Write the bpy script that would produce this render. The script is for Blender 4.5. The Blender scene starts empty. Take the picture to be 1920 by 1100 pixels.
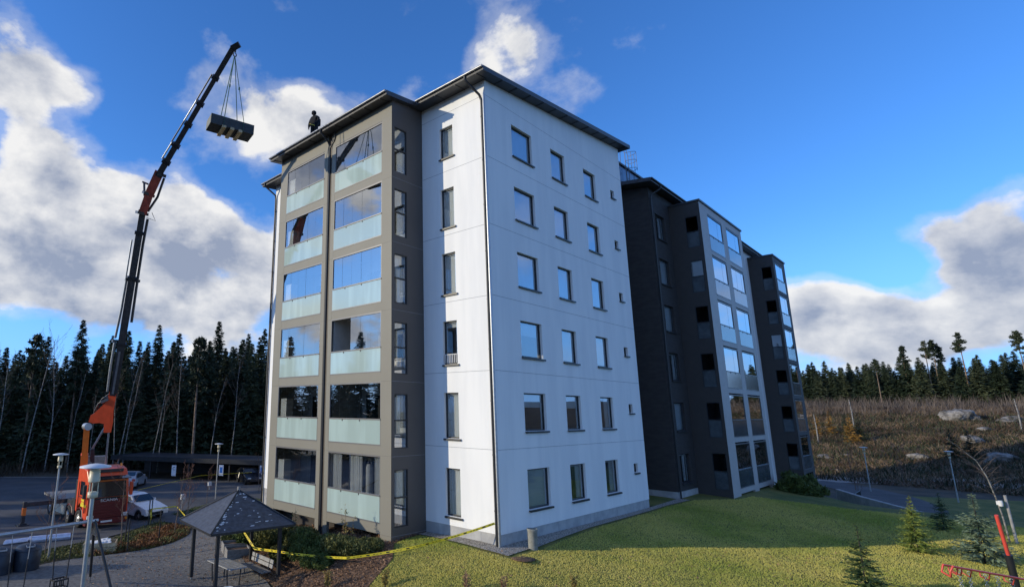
import bpy, bmesh, math, random
import numpy as np
from mathutils import Vector, Matrix, geometry
R=math.radians
S=bpy.context.scene
C=S.collection
# ---------------------------------------------------------------- camera
CAM=np.array([-18.183,-12.738,4.423]); YAW,PIT,ROL=0.82994,0.21092,0.009475
f_=np.array([math.cos(PIT)*math.cos(YAW),math.cos(PIT)*math.sin(YAW),math.sin(PIT)])
r_=np.cross(f_,[0,0,1]); r_/=np.linalg.norm(r_); u_=np.cross(r_,f_)
cr,sr=math.cos(ROL),math.sin(ROL)
r2=cr*r_+sr*u_; u2=-sr*r_+cr*u_
cd=bpy.data.cameras.new('camera'); cam=bpy.data.objects.new('camera',cd); C.objects.link(cam)
M=Matrix(((r2[0],u2[0],-f_[0],CAM[0]),(r2[1],u2[1],-f_[1],CAM[1]),(r2[2],u2[2],-f_[2],CAM[2]),(0,0,0,1)))
cam.matrix_world=M
cd.sensor_width=36; cd.lens=19.453; cd.shift_x=0.1371; cd.shift_y=-0.0017; cd.clip_start=0.1; cd.clip_end=3000
S.camera=cam
# ---------------------------------------------------------------- light
SUN=Vector((-1,.632,.318)).normalized()
ld=bpy.data.lights.new('sun','SUN'); lo=bpy.data.objects.new('sun',ld); C.objects.link(lo)
ld.energy=2.3; ld.angle=R(.5); ld.color=(1,.88,.66)
lo.rotation_euler=SUN.to_track_quat('Z','Y').to_euler()
S.view_settings.view_transform='Standard'; S.view_settings.look='None'; S.view_settings.gamma=1
S.view_settings.exposure=0.6
W=bpy.data.worlds.new('World'); S.world=W; W.use_nodes=True
nt=W.node_tree; nt.nodes.clear()
def N(t,typ,**k):
    n=t.nodes.new(typ)
    for a,b in k.items():
        if a.startswith('i_'):
            key=a[2:]; key=int(key) if key.isdigit() else key.replace('_',' ')
            n.inputs[key].default_value=b
        else: setattr(n,a,b)
    return n
def MATH(t,op,a,b=None,c=None,clamp=False):
    n=t.nodes.new('ShaderNodeMath'); n.operation=op; n.use_clamp=clamp
    for i,v in enumerate((a,b,c)):
        if v is None: continue
        if isinstance(v,(int,float)): n.inputs[i].default_value=v
        else: t.links.new(v,n.inputs[i])
    return n.outputs[0]
def MIX(t,f,a,b,blend='MIX'):
    n=t.nodes.new('ShaderNodeMix'); n.data_type='RGBA'; n.blend_type=blend
    for k,v in ((0,f),(6,a),(7,b)):
        if isinstance(v,(int,float)): n.inputs[k].default_value=v
        elif isinstance(v,tuple): n.inputs[k].default_value=v if len(v)==4 else (*v,1)
        else: t.links.new(v,n.inputs[k])
    return n.outputs[2]
def RANGE(t,v,a,b,c=0,d=1,smooth=True):
    n=t.nodes.new('ShaderNodeMapRange'); n.interpolation_type='SMOOTHSTEP' if smooth else 'LINEAR'
    t.links.new(v,n.inputs[0])
    for i,x in enumerate((a,b,c,d)): n.inputs[i+1].default_value=x
    return n.outputs[0]
L=nt.links.new
sky=N(nt,'ShaderNodeTexSky',sky_type='NISHITA',sun_disc=False,sun_elevation=math.asin(SUN.z),sun_rotation=math.atan2(SUN.x,SUN.y),
      altitude=200,air_density=1.0,dust_density=.25,ozone_density=2.5)
hsv=N(nt,'ShaderNodeHueSaturation',i_Saturation=1.12,i_Value=1.15,i_Hue=.5); L(sky.outputs[0],hsv.inputs['Color'])
tinted=MIX(nt,1.0,hsv.outputs[0],(.46,.74,1.12),'MULTIPLY')
tc=N(nt,'ShaderNodeTexCoord')
#CLOUDS
def cloud_field(vec):
    ns=N(nt,'ShaderNodeTexNoise',i_Scale=5.0,i_Detail=14.0,i_Roughness=.56,i_Distortion=.1)
    mp=N(nt,'ShaderNodeMapping'); mp.inputs['Scale'].default_value=(1,1,1.5); mp.inputs['Location'].default_value=(3.1,1.7,.4)
    L(vec,mp.inputs[0]); L(mp.outputs[0],ns.inputs[0])
    return ns.outputs[0]
# cloud banks, clear gaps, an unseen bank added behind as fill light: azimuth, elevation, angular radius (degrees), weight
BL=[]
for az_,el_,rad,w in [(81.9, 29.7, 6, 0.24), (78.7, 29.7, 4, 0.22), (83.6, 27.0, 4, 0.15), (76.2, 29.0, 2.5, 0.08), (68.6, 30.1, 7, 0.15), (61.3, 29.7, 8, 0.18), (52.4, 30.9, 6, 0.22), (55.9, 28.7, 5, 0.1), (77.6, 18.3, 8, 0.3), (70.6, 18.9, 6, 0.3), (65.9, 18.0, 5, 0.28), (82.1, 19.3, 6, 0.22), (80.5, 13.5, 8, 0.28), (71.5, 13.2, 8, 0.26), (62.9, 13.0, 7, 0.26), (67.2, 9.0, 6, 0.24), (74.9, 9.9, 5, 0.24), (58.9, 8.9, 6, 0.22), (61.5, 16.8, 5, 0.1), (72.8, 25.5, 4.5, -0.16), (60.2, 22.7, 6, -0.22), (64.8, 23.8, 4, -0.12), (83.0, 23.2, 4, 0.05), (74.8, 33.8, 7, -0.28), (79.2, 6.6, 4.5, -0.25), (71.5, 36.3, 12, -0.25), (53.9, 37.5, 10, -0.22), (78.9, 34.4, 5, -0.15), (33.0, 34.6, 4.5, 0.25), (35.4, 34.4, 2.5, 0.12), (29.6, 34.2, 3, 0.12), (25.5, 29.6, 3, 0.18), (30.6, 36.1, 3, 0.06), (40.1, 37.0, 5, -0.1), (14.6, 30.2, 22, -0.25), (13.5, 21.8, 14, -0.25), (-0.6, 21.9, 18, -0.28), (5.9, 18.6, 10, -0.22), (-2.5, 12.2, 5, 0.32), (0.1, 12.4, 4, 0.3), (2.2, 13.2, 3, 0.28), (3.4, 13.1, 2, 0.1), (-3.3, 14.0, 3, 0.12), (-2.4, 16.3, 6, -0.15), (2.1, 10.0, 3.2, -0.22), (4.3, 11.4, 3, -0.18), (8.4, 9.8, 4, 0.28), (6.1, 7.7, 5, 0.28), (3.2, 6.5, 5, 0.26), (0.3, 7.0, 5, 0.28), (-2.4, 8.5, 5, 0.3), (-0.8, 4.7, 3, -0.25), (-2.4, 5.6, 4, 0.1), (9.4, 7.6, 4, 0.2)]+[(-150,22,22,.2),(124.5,23.5,4.5,.24),(124.5,18,4,.22),(130.5,27,5,.24),(127,29,4,.2),(122,32,5,-.25),(130,21.5,4,.24),(126.5,23.5,3.5,.14),(129,17.5,2.5,.12),(125,14,3.0,-.14),(128,9,4,.26),(133,8,4,.24),(123.5,9,3,.2),(138,26,6,.26),(139,19,5,.26),(138,12.5,3,-.16),(137,7.5,4,.22)]:
    BL.append((np.array([math.cos(R(el_))*math.cos(R(az_)),math.cos(R(el_))*math.sin(R(az_)),math.sin(R(el_))]),rad,w))
def bias(vec):
    acc=None
    for d,rad,w in BL:
        dp=nt.nodes.new('ShaderNodeVectorMath'); dp.operation='DOT_PRODUCT'; L(vec,dp.inputs[0]); dp.inputs[1].default_value=tuple(d)
        m=RANGE(nt,dp.outputs['Value'],math.cos(R(rad)),math.cos(R(rad*.25)),0,w)
        acc=m if acc is None else MATH(nt,'ADD',acc,m)
    return acc
gen=tc.outputs['Generated']
n1=cloud_field(gen); bs=bias(gen)
sh=nt.nodes.new('ShaderNodeVectorMath'); sh.operation='ADD'; L(gen,sh.inputs[0]); sh.inputs[1].default_value=(SUN.x*.035,SUN.y*.035,SUN.z*.035+.03)
n2=cloud_field(sh.outputs[0])
dens=MATH(nt,'ADD',MATH(nt,'MULTIPLY_ADD',n1,1.7,-.38),bs)
alpha=RANGE(nt,dens,.55,.78,0,.96)
haze_a=RANGE(nt,dens,.40,.62,0,.28)
alpha=MATH(nt,'MAXIMUM',alpha,haze_a)
n3=N(nt,'ShaderNodeTexNoise',i_Scale=5.0,i_Detail=6.0,i_Roughness=.6); mp3=N(nt,'ShaderNodeMapping'); mp3.inputs['Scale'].default_value=(1,1,1.4); L(gen,mp3.inputs[0]); L(mp3.outputs[0],n3.inputs[0])
lit=MATH(nt,'ADD',MATH(nt,'MULTIPLY',MATH(nt,'SUBTRACT',n1,n2),4.2),MATH(nt,'MULTIPLY',n3.outputs[0],1.45))
thick=RANGE(nt,dens,.70,1.15,0.0,.55,False)
lum=MATH(nt,'SUBTRACT',lit,thick,clamp=True)
ccol=MIX(nt,lum,(1.6,1.85,2.45),(4.7,4.65,4.55))
sxz=N(nt,'ShaderNodeSeparateXYZ'); L(tc.outputs['Generated'],sxz.inputs[0])
low=RANGE(nt,sxz.outputs[2],-.02,.30,.85,0)
blue=MIX(nt,low,tinted,(1.25,3.1,7.4))
fin=MIX(nt,alpha,blue,ccol)
bg=N(nt,'ShaderNodeBackground',i_Strength=.13); L(fin,bg.inputs[0])
wo=N(nt,'ShaderNodeOutputWorld'); L(bg.outputs[0],wo.inputs[0])
# ---------------------------------------------------------------- terrain height
CP=np.array([(0,0,-.45),(6,0,-.45),(13.4,0,-.46),(17.4,-.1,-.4),(20.6,-1.9,-.45),(25,-1.9,-.45),(30,-2,-.55),(36,-2.5,-1.3),(40,-2.5,-2.2),(44,-2.5,-2.8),
(8,8,-.5),(20,8,-.5),(35,8,-1.5),(10,16,-1.2),(45,8,-2.8),
(0,3.67,-.5),(-2,3.6,-.6),(-3.2,5,-1.0),(-3,8,-1.25),(-2.5,12.5,-1.5),(-.5,16.8,-2.0),(0,25,-2.5),(-4.2,3,-1.35),(-4,8,-1.6),(-4.6,11,-1.9),
(1.05,-.67,-.5),(4.7,-3,-.63),(6.65,-4.2,-.68),(8.65,-5.5,-.78),(10.7,-6.8,-.85),(14.7,-9.3,-.88),(17.5,-11.1,-.75),(20.5,-13,-.7),
(2.5,-5.5,-1.0),(6,-10,-1.1),(12,-13,-.95),(15,-18,-.9),(-2,-3,-1.1),(-4.5,-1,-1.5),(-5.5,2,-1.9),(-12,-5,-2.1),(-18,-13,-2.3),(0,-14,-1.4),(5,-25,-1.5),
(-6,7,-2.2),(-9,10,-2.15),(-12,12,-2.1),(-11,16,-2.2),(-15,8,-2.1),(-8,14.5,-2.25),(-5.5,13,-2.2),(-20,10,-2.1),(-15,16,-2.2),
(-10,19,-2.45),(-5,24,-2.5),(-15,25,-2.5),(-25,25,-2.5),(5,30,-2.65),(-5,45,-2.6),(20,45,-2.8),(0,62,-2.8),(30,62,-2.8),(-30,60,-2.6),(-40,20,-2.4),(-40,-10,-2.4),(60,60,-1),
(26,-5,-.75),(28,-9,-1.0),(26,-14,-.95),(31,-6,-1.3),(34,-12,-1.8),(33,-18,-1.6),(38,-6,-2.6),(42,-10,-3.0),(45,-18,-3.1),(57,-10,-3.3),(52,0,-3.2),(50,-28,-3.2),(66,-3,-3.0),(68,-18,-3.0),(66,-35,-3.0),(66,15,-2.9),
(82,-5,-1.2),(82,-25,-1.2),(82,20,-1.2),(82,-50,-1),(105,0,2.5),(105,-30,2.5),(105,30,2.5),(105,-60,2.5),(135,0,6.5),(135,-40,6.5),(135,40,6.5),(135,-80,6.5),(170,0,8),(170,-60,8),(170,60,8),(30,-60,-2),(-40,-60,-2),(0,100,-2.5),(-60,100,-2.5),(60,100,2)],float)
def _phi(r2): return 0.5*r2*np.log(r2+1e-9)
def _fit():
    n=len(CP);X=CP[:,:2]/50
    K=_phi(((X[:,None]-X[None])**2).sum(-1))+np.eye(n)*2e-5
    P=np.c_[np.ones(n),X];A=np.zeros((n+3,n+3));A[:n,:n]=K;A[:n,n:]=P;A[n:,:n]=P.T
    return X,np.linalg.solve(A,np.r_[CP[:,2],0,0,0])
_X,_W=_fit()
def hts(x,y):
    x=np.asarray(x,float);y=np.asarray(y,float);sh=x.shape
    q=np.c_[np.clip(x.ravel(),-60,170),np.clip(y.ravel(),-80,100)]/50;n=len(_X)
    out=np.empty(len(q))
    for i in range(0,len(q),20000):
        s=q[i:i+20000];out[i:i+20000]=_phi(((s[:,None]-_X[None])**2).sum(-1))@_W[:n]+_W[n]+s@_W[n+1:]
    return out.reshape(sh)
def H(x,y): return float(hts(np.array([x]),np.array([y]))[0])
# ---------------------------------------------------------------- materials
def mat(name,col,rough=.8,var=.12,scale=3.0,bump=0.0,bscale=None,metal=0,spec=.5,col2=None,detail=6,stretch=(1,1,1),cov=None):
    m=bpy.data.materials.new(name); m.use_nodes=True; t=m.node_tree; b=t.nodes['Principled BSDF']
    b.inputs['Roughness'].default_value=rough; b.inputs['Metallic'].default_value=metal
    b.inputs['Specular IOR Level'].default_value=spec
    g=N(t,'ShaderNodeNewGeometry'); mp=N(t,'ShaderNodeMapping'); mp.inputs['Scale'].default_value=stretch
    t.links.new(g.outputs['Position'],mp.inputs[0])
    n=N(t,'ShaderNodeTexNoise',i_Scale=scale,i_Detail=float(detail),i_Roughness=.6); t.links.new(mp.outputs[0],n.inputs[0])
    c2=col2 if col2 else tuple(min(1,c*(1+var)) for c in col); c1=tuple(c*(1-var) for c in col) if not col2 else col
    f=RANGE(t,n.outputs[0],.35,.65)
    t.links.new(MIX(t,f,c1,c2),b.inputs['Base Color'])
    if bump:
        n2=N(t,'ShaderNodeTexNoise',i_Scale=bscale or scale*4,i_Detail=5.0); t.links.new(mp.outputs[0],n2.inputs[0])
        bp=N(t,'ShaderNodeBump',i_Strength=1.0,i_Distance=bump); t.links.new(n2.outputs[0],bp.inputs['Height']); t.links.new(bp.outputs[0],b.inputs['Normal'])
    return m
def glass(name,refl=.35,tint=(.75,.85,.9),rough=0.0,trans=(.8,.85,.86),wav=0.0):
    m=bpy.data.materials.new(name); m.use_nodes=True; t=m.node_tree; t.nodes.clear()
    o=N(t,'ShaderNodeOutputMaterial'); mx=N(t,'ShaderNodeMixShader'); tr=N(t,'ShaderNodeBsdfTransparent'); gl=N(t,'ShaderNodeBsdfGlossy')
    tr.inputs[0].default_value=(*trans,1); gl.inputs[0].default_value=(*tint,1); gl.inputs['Roughness'].default_value=rough
    if wav:
        g=N(t,'ShaderNodeNewGeometry'); n=N(t,'ShaderNodeTexNoise',i_Scale=.9,i_Detail=1.0); t.links.new(g.outputs['Position'],n.inputs[0])
        bp=N(t,'ShaderNodeBump',i_Strength=1.0,i_Distance=wav); t.links.new(n.outputs[0],bp.inputs['Height']); t.links.new(bp.outputs[0],gl.inputs['Normal'])
    fr=N(t,'ShaderNodeFresnel',i_IOR=1.5)
    f=MATH(t,'ADD',MATH(t,'MULTIPLY',fr.outputs[0],1-refl),refl,clamp=True)
    t.links.new(f,mx.inputs[0]); t.links.new(tr.outputs[0],mx.inputs[1]); t.links.new(gl.outputs[0],mx.inputs[2]); t.links.new(mx.outputs[0],o.inputs[0])
    return m
def leafmat(name,a,b,scale=1.5,rough=.6,c=None,trans=.0):
    m=mat(name,a,rough,col2=b,scale=scale,detail=3,spec=.25)
    return m
G={}
G['white']=mat('white_render',(.76,.765,.765),.85,col2=(.83,.83,.82),scale=1.3,stretch=(1,1,.14),bump=.002,bscale=60)
G['joint']=mat('joint',(.30,.31,.33),.9)
G['plinth']=mat('plinth_concrete',(.33,.33,.33),.9,col2=(.44,.44,.43),scale=1.6,bump=.004,bscale=30)
G['taupe']=mat('taupe_panel',(.185,.176,.145),.6,var=.03,scale=.6)
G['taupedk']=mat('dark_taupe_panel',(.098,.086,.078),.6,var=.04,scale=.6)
G['frame']=mat('dark_window_frame',(.022,.024,.028),.45,var=.05)
G['blackmetal']=mat('black_metal',(.02,.021,.024),.4,var=.1)
G['soffit']=mat('dark_soffit',(.035,.033,.034),.8,var=.2,scale=2)
G['roofsheet']=mat('roof_sheet',(.04,.042,.048),.45,var=.1)
G['alu']=mat('aluminium',(.13,.13,.135),.4,metal=.2,var=.05)
G['galv']=mat('galvanised_steel',(.42,.44,.46),.4,metal=.75,var=.1,scale=10)
G['mint']=None
def mintmat():
    m=bpy.data.materials.new('frosted_mint_glass'); m.use_nodes=True; t=m.node_tree; t.nodes.clear()
    o=N(t,'ShaderNodeOutputMaterial'); g=N(t,'ShaderNodeNewGeometry'); mp=N(t,'ShaderNodeMapping'); mp.inputs['Scale'].default_value=(2.2,2.2,.25)
    t.links.new(g.outputs['Position'],mp.inputs[0]); n=N(t,'ShaderNodeTexNoise',i_Scale=1.0,i_Detail=2.0); t.links.new(mp.outputs[0],n.inputs[0])
    col=MIX(t,RANGE(t,n.outputs[0],.4,.65),(.52,.66,.62),(.60,.76,.72))
    d=N(t,'ShaderNodeBsdfDiffuse'); tl=N(t,'ShaderNodeBsdfTranslucent'); gl=N(t,'ShaderNodeBsdfGlossy'); gl.inputs['Roughness'].default_value=.06
    t.links.new(col,d.inputs[0]); t.links.new(col,tl.inputs[0])
    m1=N(t,'ShaderNodeMixShader'); m1.inputs[0].default_value=.3; t.links.new(d.outputs[0],m1.inputs[1]); t.links.new(tl.outputs[0],m1.inputs[2])
    fr=N(t,'ShaderNodeFresnel',i_IOR=1.5); f=MATH(t,'ADD',MATH(t,'MULTIPLY',fr.outputs[0],.9),.10)
    m2=N(t,'ShaderNodeMixShader'); t.links.new(f,m2.inputs[0]); t.links.new(m1.outputs[0],m2.inputs[1]); t.links.new(gl.outputs[0],m2.inputs[2]); t.links.new(m2.outputs[0],o.inputs[0])
    return m
G['mint']=mintmat()
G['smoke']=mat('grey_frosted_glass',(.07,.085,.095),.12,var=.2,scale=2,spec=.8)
G['solar']=glass('balcony_glass',.36,(.95,.97,1.0),0,(.7,.74,.76),.0012)
G['pane']=glass('window_glass',.24,(.85,.92,1.0),0,(.90,.93,.94),.0008)
G['blind']=mat('white_blind',(.62,.64,.64),.9,var=.03)
G['dark']=mat('dark_room',(.05,.055,.06),.9)
G['curtain']=mat('curtain_cloth',(.70,.70,.69),.9,var=.05,scale=6)
G['inner']=mat('balcony_interior',(.42,.41,.39),.9,var=.06)
G['innerdk']=mat('balcony_dark_wall',(.10,.10,.10),.9)
G['cabinet']=mat('white_cabinet',(.78,.78,.76),.6,var=.03)
G['wingwall']=mat('charcoal_render',(.038,.034,.033),.85,col2=(.05,.045,.043),scale=2,bump=.006,bscale=25,stretch=(1,1,3))
G['wingside']=mat('charcoal_panel',(.052,.046,.043),.7,var=.06)
G['wingframe']=mat('grey_panel_frame',(.42,.40,.38),.6,var=.04)
G['bluemetal']=mat('blue_grey_cladding',(.10,.13,.18),.25,metal=.5,var=.1)
# ground
G['ground']=mat('rough_ground',(.035,.030,.018),.95,col2=(.085,.065,.040),scale=.35,bump=.08,bscale=3)
G['lawn']=mat('lawn_grass',(.08,.11,.015),.95,col2=(.17,.16,.035),scale=.55,bump=.03,bscale=40,detail=8)
G['asphalt']=mat('asphalt',(.055,.056,.060),.9,col2=(.085,.085,.088),scale=.5,bump=.006,bscale=60,detail=9)
G['gravel']=mat('playground_gravel',(.115,.108,.10),.95,col2=(.185,.175,.165),scale=7,bump=.03,bscale=26,detail=8)
G['mulch']=mat('leaf_mulch',(.06,.035,.022),.95,col2=(.19,.11,.065),scale=9,bump=.04,bscale=20,detail=8)
G['pebble']=mat('pebble_strip',(.11,.10,.085),.9,col2=(.46,.42,.36),scale=22,bump=.04,bscale=24,detail=2)
G['kerb']=mat('kerb_concrete',(.30,.29,.27),.9,var=.15)
G['bark']=mat('spruce_bark',(.045,.035,.028),.95,var=.3,scale=6)
G['pinebark']=mat('pine_bark',(.16,.10,.065),.95,col2=(.26,.20,.15),scale=3)
G['birch']=mat('birch_bark',(.34,.33,.31),.8,col2=(.09,.085,.08),scale=3.5,stretch=(1,1,2.5))
G['twig']=mat('grey_twigs',(.13,.10,.085),.9,var=.3)
G['redtwig']=mat('reddish_twigs',(.16,.085,.065),.9,var=.3)
G['spruce']=leafmat('spruce_needles',(.020,.034,.020),(.052,.070,.036),.5)
G['pine']=leafmat('pine_needles',(.016,.026,.014),(.04,.055,.028),1.0)
G['yspruce']=leafmat('young_spruce_needles',(.10,.15,.03),(.26,.30,.06),4)
G['bspruce']=leafmat('blue_fir_needles',(.08,.12,.08),(.20,.26,.16),4)
G['dspruce']=leafmat('dark_fir_needles',(.035,.065,.025),(.10,.14,.045),4)
G['juniper']=leafmat('juniper_leaves',(.05,.065,.02),(.16,.16,.05),3.5)
G['bushg']=leafmat('bush_leaves',(.045,.07,.018),(.11,.14,.035),3)
G['rust']=leafmat('rust_leaves',(.12,.05,.02),(.22,.10,.04),3)
G['yellowleaf']=leafmat('yellow_leaves',(.14,.11,.03),(.30,.22,.06),3)
G['dryleaf']=leafmat('dry_leaves',(.15,.08,.045),(.36,.22,.13),12)
G['scrub']=leafmat('dry_scrub',(.09,.06,.04),(.27,.19,.12),.14)
G['rock']=mat('grey_boulder',(.07,.065,.055),.95,col2=(.30,.28,.26),scale=.9,bump=.5,bscale=1.6,detail=10)
def flat(n,c,r=.5,metal=0,spec=.5,var=.05,scale=5): G[n]=mat(n,c,r,var=var,scale=scale,metal=metal,spec=spec)
flat('orange',(.66,.075,.022),.35,var=.08,scale=3); flat('brightorange',(.85,.20,.03),.35); flat('maroon',(.12,.016,.018),.4); flat('tyre',(.02,.02,.02),.85,var=.2)
flat('rim',(.45,.46,.48),.35,.6); flat('carwhite',(.72,.74,.76),.25); flat('carblue',(.35,.48,.72),.25); flat('carblack',(.015,.016,.02),.25); flat('carsilver',(.42,.43,.45),.3,.3)
flat('lens',(.6,.6,.6),.1); flat('amber',(.8,.25,.02),.3); flat('redlens',(.5,.02,.02),.3); flat('plate',(.7,.7,.7),.5)
flat('boomgrey',(.055,.057,.062),.4,.3,var=.2); flat('boomlight',(.22,.23,.25),.35,.5,var=.15); flat('cream',(.62,.55,.42),.6); flat('wood',(.52,.40,.24),.8,var=.25,scale=8); flat('greywood',(.22,.21,.20),.85,var=.15,scale=9)
flat('yellow',(.75,.60,.03),.5,var=.08); flat('black',(.012,.012,.012),.5); flat('bindark',(.022,.028,.040),.45,var=.2); flat('foil',(.66,.68,.78),.25,.35,var=.12)
flat('tapeblack',(.02,.02,.015),.5); flat('signwhite',(.7,.72,.76),.5); flat('signblue',(.03,.16,.5),.4); flat('redpaint',(.70,.085,.06),.4,var=.06); flat('cloth',(.010,.010,.012),.95,var=.2); flat('skin',(.28,.16,.11),.7); flat('strapgreen',(.03,.10,.07),.8)
flat('shingle',(.055,.062,.08),.42,var=.25,scale=6); flat('lampwhite',(.62,.64,.66),.4); flat('lampcream',(.58,.52,.36),.4); flat('load',(.03,.033,.033),.6,var=.2); flat('loadend',(.20,.20,.17),.8,var=.1); flat('concrete',(.24,.24,.21),.9,var=.15)
flat('bluepaint',(.1,.25,.7),.4)
def windshield():
    m=mat('car_glass',(.012,.016,.02),.05,var=.1,spec=.9); return m
G['cglass']=windshield()
def grassmat(name):
    m=bpy.data.materials.new(name); m.use_nodes=True; t=m.node_tree; t.nodes.clear(); o=N(t,'ShaderNodeOutputMaterial'); g=N(t,'ShaderNodeNewGeometry')
    n=N(t,'ShaderNodeTexNoise',i_Scale=.16,i_Detail=7.0,i_Roughness=.65); t.links.new(g.outputs['Position'],n.inputs[0])
    n2=N(t,'ShaderNodeTexNoise',i_Scale=16.0,i_Detail=2.0); t.links.new(g.outputs['Position'],n2.inputs[0])
    c=MIX(t,RANGE(t,n.outputs[0],.36,.62),(.34,.39,.075),(.64,.56,.16)); c=MIX(t,RANGE(t,n2.outputs[0],.5,.75,0,.6),c,(.70,.61,.26))
    d=N(t,'ShaderNodeBsdfDiffuse'); tl=N(t,'ShaderNodeBsdfTranslucent'); t.links.new(c,d.inputs[0]); t.links.new(c,tl.inputs[0]); mx=N(t,'ShaderNodeMixShader'); mx.inputs[0].default_value=.2
    t.links.new(d.outputs[0],mx.inputs[1]); t.links.new(tl.outputs[0],mx.inputs[2]); t.links.new(mx.outputs[0],o.inputs[0]); return m
G['juniper2']=leafmat('dark_green_brush',(.018,.026,.012),(.045,.055,.025),.3)
G['twigpale']=leafmat('pale_twigs',(.07,.055,.045),(.15,.12,.10),.2)
G['twigdk']=leafmat('undergrowth_twigs',(.03,.025,.018),(.09,.07,.045),.4)
G['goldleaf']=leafmat('golden_leaves',(.16,.085,.02),(.34,.19,.04),1.0)
G['greywoodlt']=mat('pale_grey_wood',(.30,.30,.30),.8,var=.15,scale=8)
G['blade']=grassmat('grass_blade')
for k in ('spruce','pine'):     # every tree a slightly different green
    t=G[k].node_tree; b=t.nodes['Principled BSDF']; src=b.inputs['Base Color'].links[0].from_socket; oi=N(t,'ShaderNodeObjectInfo')
    h_=N(t,'ShaderNodeHueSaturation'); t.links.new(RANGE(t,oi.outputs['Random'],0,1,.455,.515,False),h_.inputs['Hue']); t.links.new(RANGE(t,oi.outputs['Random'],0,1,1.7,.8,False),h_.inputs['Value']); t.links.new(src,h_.inputs['Color']); t.links.new(h_.outputs[0],b.inputs['Base Color'])
# ---------------------------------------------------------------- mesh helpers
class MB:
    def __init__(s): s.v=[];s.f=[];s.m=[];s.sm=[]
    def add(s,vs,fs,m=0,smooth=False):
        o=len(s.v); s.v+= [tuple(map(float,v)) for v in vs]; s.f+=[tuple(i+o for i in f) for f in fs]; s.m+=[m]*len(fs); s.sm+=[smooth]*len(fs); return s
    def quad(s,a,b,c,d,m=0): return s.add([a,b,c,d],[(0,1,2,3)],m)
    def box(s,x0,x1,y0,y1,z0,z1,m=0):
        return s.add([(x0,y0,z0),(x1,y0,z0),(x1,y1,z0),(x0,y1,z0),(x0,y0,z1),(x1,y0,z1),(x1,y1,z1),(x0,y1,z1)],
              [(0,3,2,1),(4,5,6,7),(0,1,5,4),(1,2,6,5),(2,3,7,6),(3,0,4,7)],m)
    def obox(s,c,ax,ay,az,m=0):  # centre, half-axis vectors
        c=np.array(c,float);ax,ay,az=map(lambda q:np.array(q,float),(ax,ay,az))
        vs=[c+i*ax+j*ay+k*az for k in(-1,1) for i,j in((-1,-1),(1,-1),(1,1),(-1,1))]
        return s.add(vs,[(0,3,2,1),(4,5,6,7),(0,1,5,4),(1,2,6,5),(2,3,7,6),(3,0,4,7)],m)
    def bar(s,a,b,w,h,m=0,up=(0,0,1)):
        a=np.array(a,float);b=np.array(b,float);d=b-a;l=np.linalg.norm(d);d/=l
        sd=np.cross(d,up); 
        if np.linalg.norm(sd)<1e-3: sd=np.cross(d,(1,0,0))
        sd/=np.linalg.norm(sd);u=np.cross(sd,d)
        return s.obox((a+b)/2,d*l/2,sd*w/2,u*h/2,m)
    def tube(s,pts,r,n=8,m=0,caps=True,smooth=True):
        pts=[np.array(p,float) for p in pts]; rs=r if isinstance(r,(list,tuple)) else [r]*len(pts)
        vs=[];fs=[]; pu=None
        for i,pt in enumerate(pts):
            d=(pts[min(i+1,len(pts)-1)]-pts[max(i-1,0)]); d=d/(np.linalg.norm(d)+1e-9)
            if pu is None:
                pu=np.cross(d,(0,0,1)); 
                if np.linalg.norm(pu)<1e-2: pu=np.cross(d,(1,0,0))
            pu=pu-d*(pu@d); pu/=np.linalg.norm(pu)+1e-9; pv=np.cross(d,pu)
            for k in range(n):
                a=2*math.pi*k/n; vs.append(pt+rs[i]*(math.cos(a)*pu+math.sin(a)*pv))
        for i in range(len(pts)-1):
            for k in range(n):
                k2=(k+1)%n; fs.append((i*n+k,i*n+k2,(i+1)*n+k2,(i+1)*n+k))
        s.add(vs,fs,m,smooth)
        if caps: s.add(vs[:n],[tuple(range(n))[::-1]],m); s.add(vs[-n:],[tuple(range(n))],m)
        return s
    def lathe(s,c,prof,n=16,m=0,smooth=True):
        vs=[];fs=[]
        for r,z in prof:
            for k in range(n): a=2*math.pi*k/n; vs.append((c[0]+r*math.cos(a),c[1]+r*math.sin(a),c[2]+z))
        for i in range(len(prof)-1):
            for k in range(n): k2=(k+1)%n; fs.append((i*n+k,i*n+k2,(i+1)*n+k2,(i+1)*n+k))
        s.add(vs,fs,m,smooth); s.add(vs[:n],[tuple(range(n))[::-1]],m); s.add(vs[-n:],[tuple(range(n))],m); return s
    def prism(s,poly,fn0,fn1,m=0):  # poly list of 2D; fn map 2D->3D for bottom, top
        n=len(poly); a=[fn0(*p) for p in poly]; b=[fn1(*p) for p in poly]
        s.add(a,[tuple(range(n))[::-1]],m); s.add(b,[tuple(range(n))],m)
        s.add(a+b,[(i,(i+1)%n,n+(i+1)%n,n+i) for i in range(n)],m); return s
def npmesh(name,V,F,mats,midx=None,smooth=None):
    me=bpy.data.meshes.new(name); V=np.asarray(V,np.float32)
    k=F.shape[1]; me.vertices.add(len(V)); me.vertices.foreach_set('co',V.ravel()); me.loops.add(F.size); me.loops.foreach_set('vertex_index',F.ravel().astype(np.int32))
    me.polygons.add(len(F)); me.polygons.foreach_set('loop_start',np.arange(0,F.size,k,dtype=np.int32)); 
    if midx is not None: me.polygons.foreach_set('material_index',midx.astype(np.int32))
    for m in mats: me.materials.append(m)
    me.update(calc_edges=True); me.validate(); return me
def mesh(name,mb,mats):
    me=bpy.data.meshes.new(name); me.from_pydata(mb.v,[],mb.f); 
    for m in mats: me.materials.append(G[m] if isinstance(m,str) else m)
    me.polygons.foreach_set('material_index',mb.m); me.polygons.foreach_set('use_smooth',mb.sm); me.update(); return me
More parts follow.
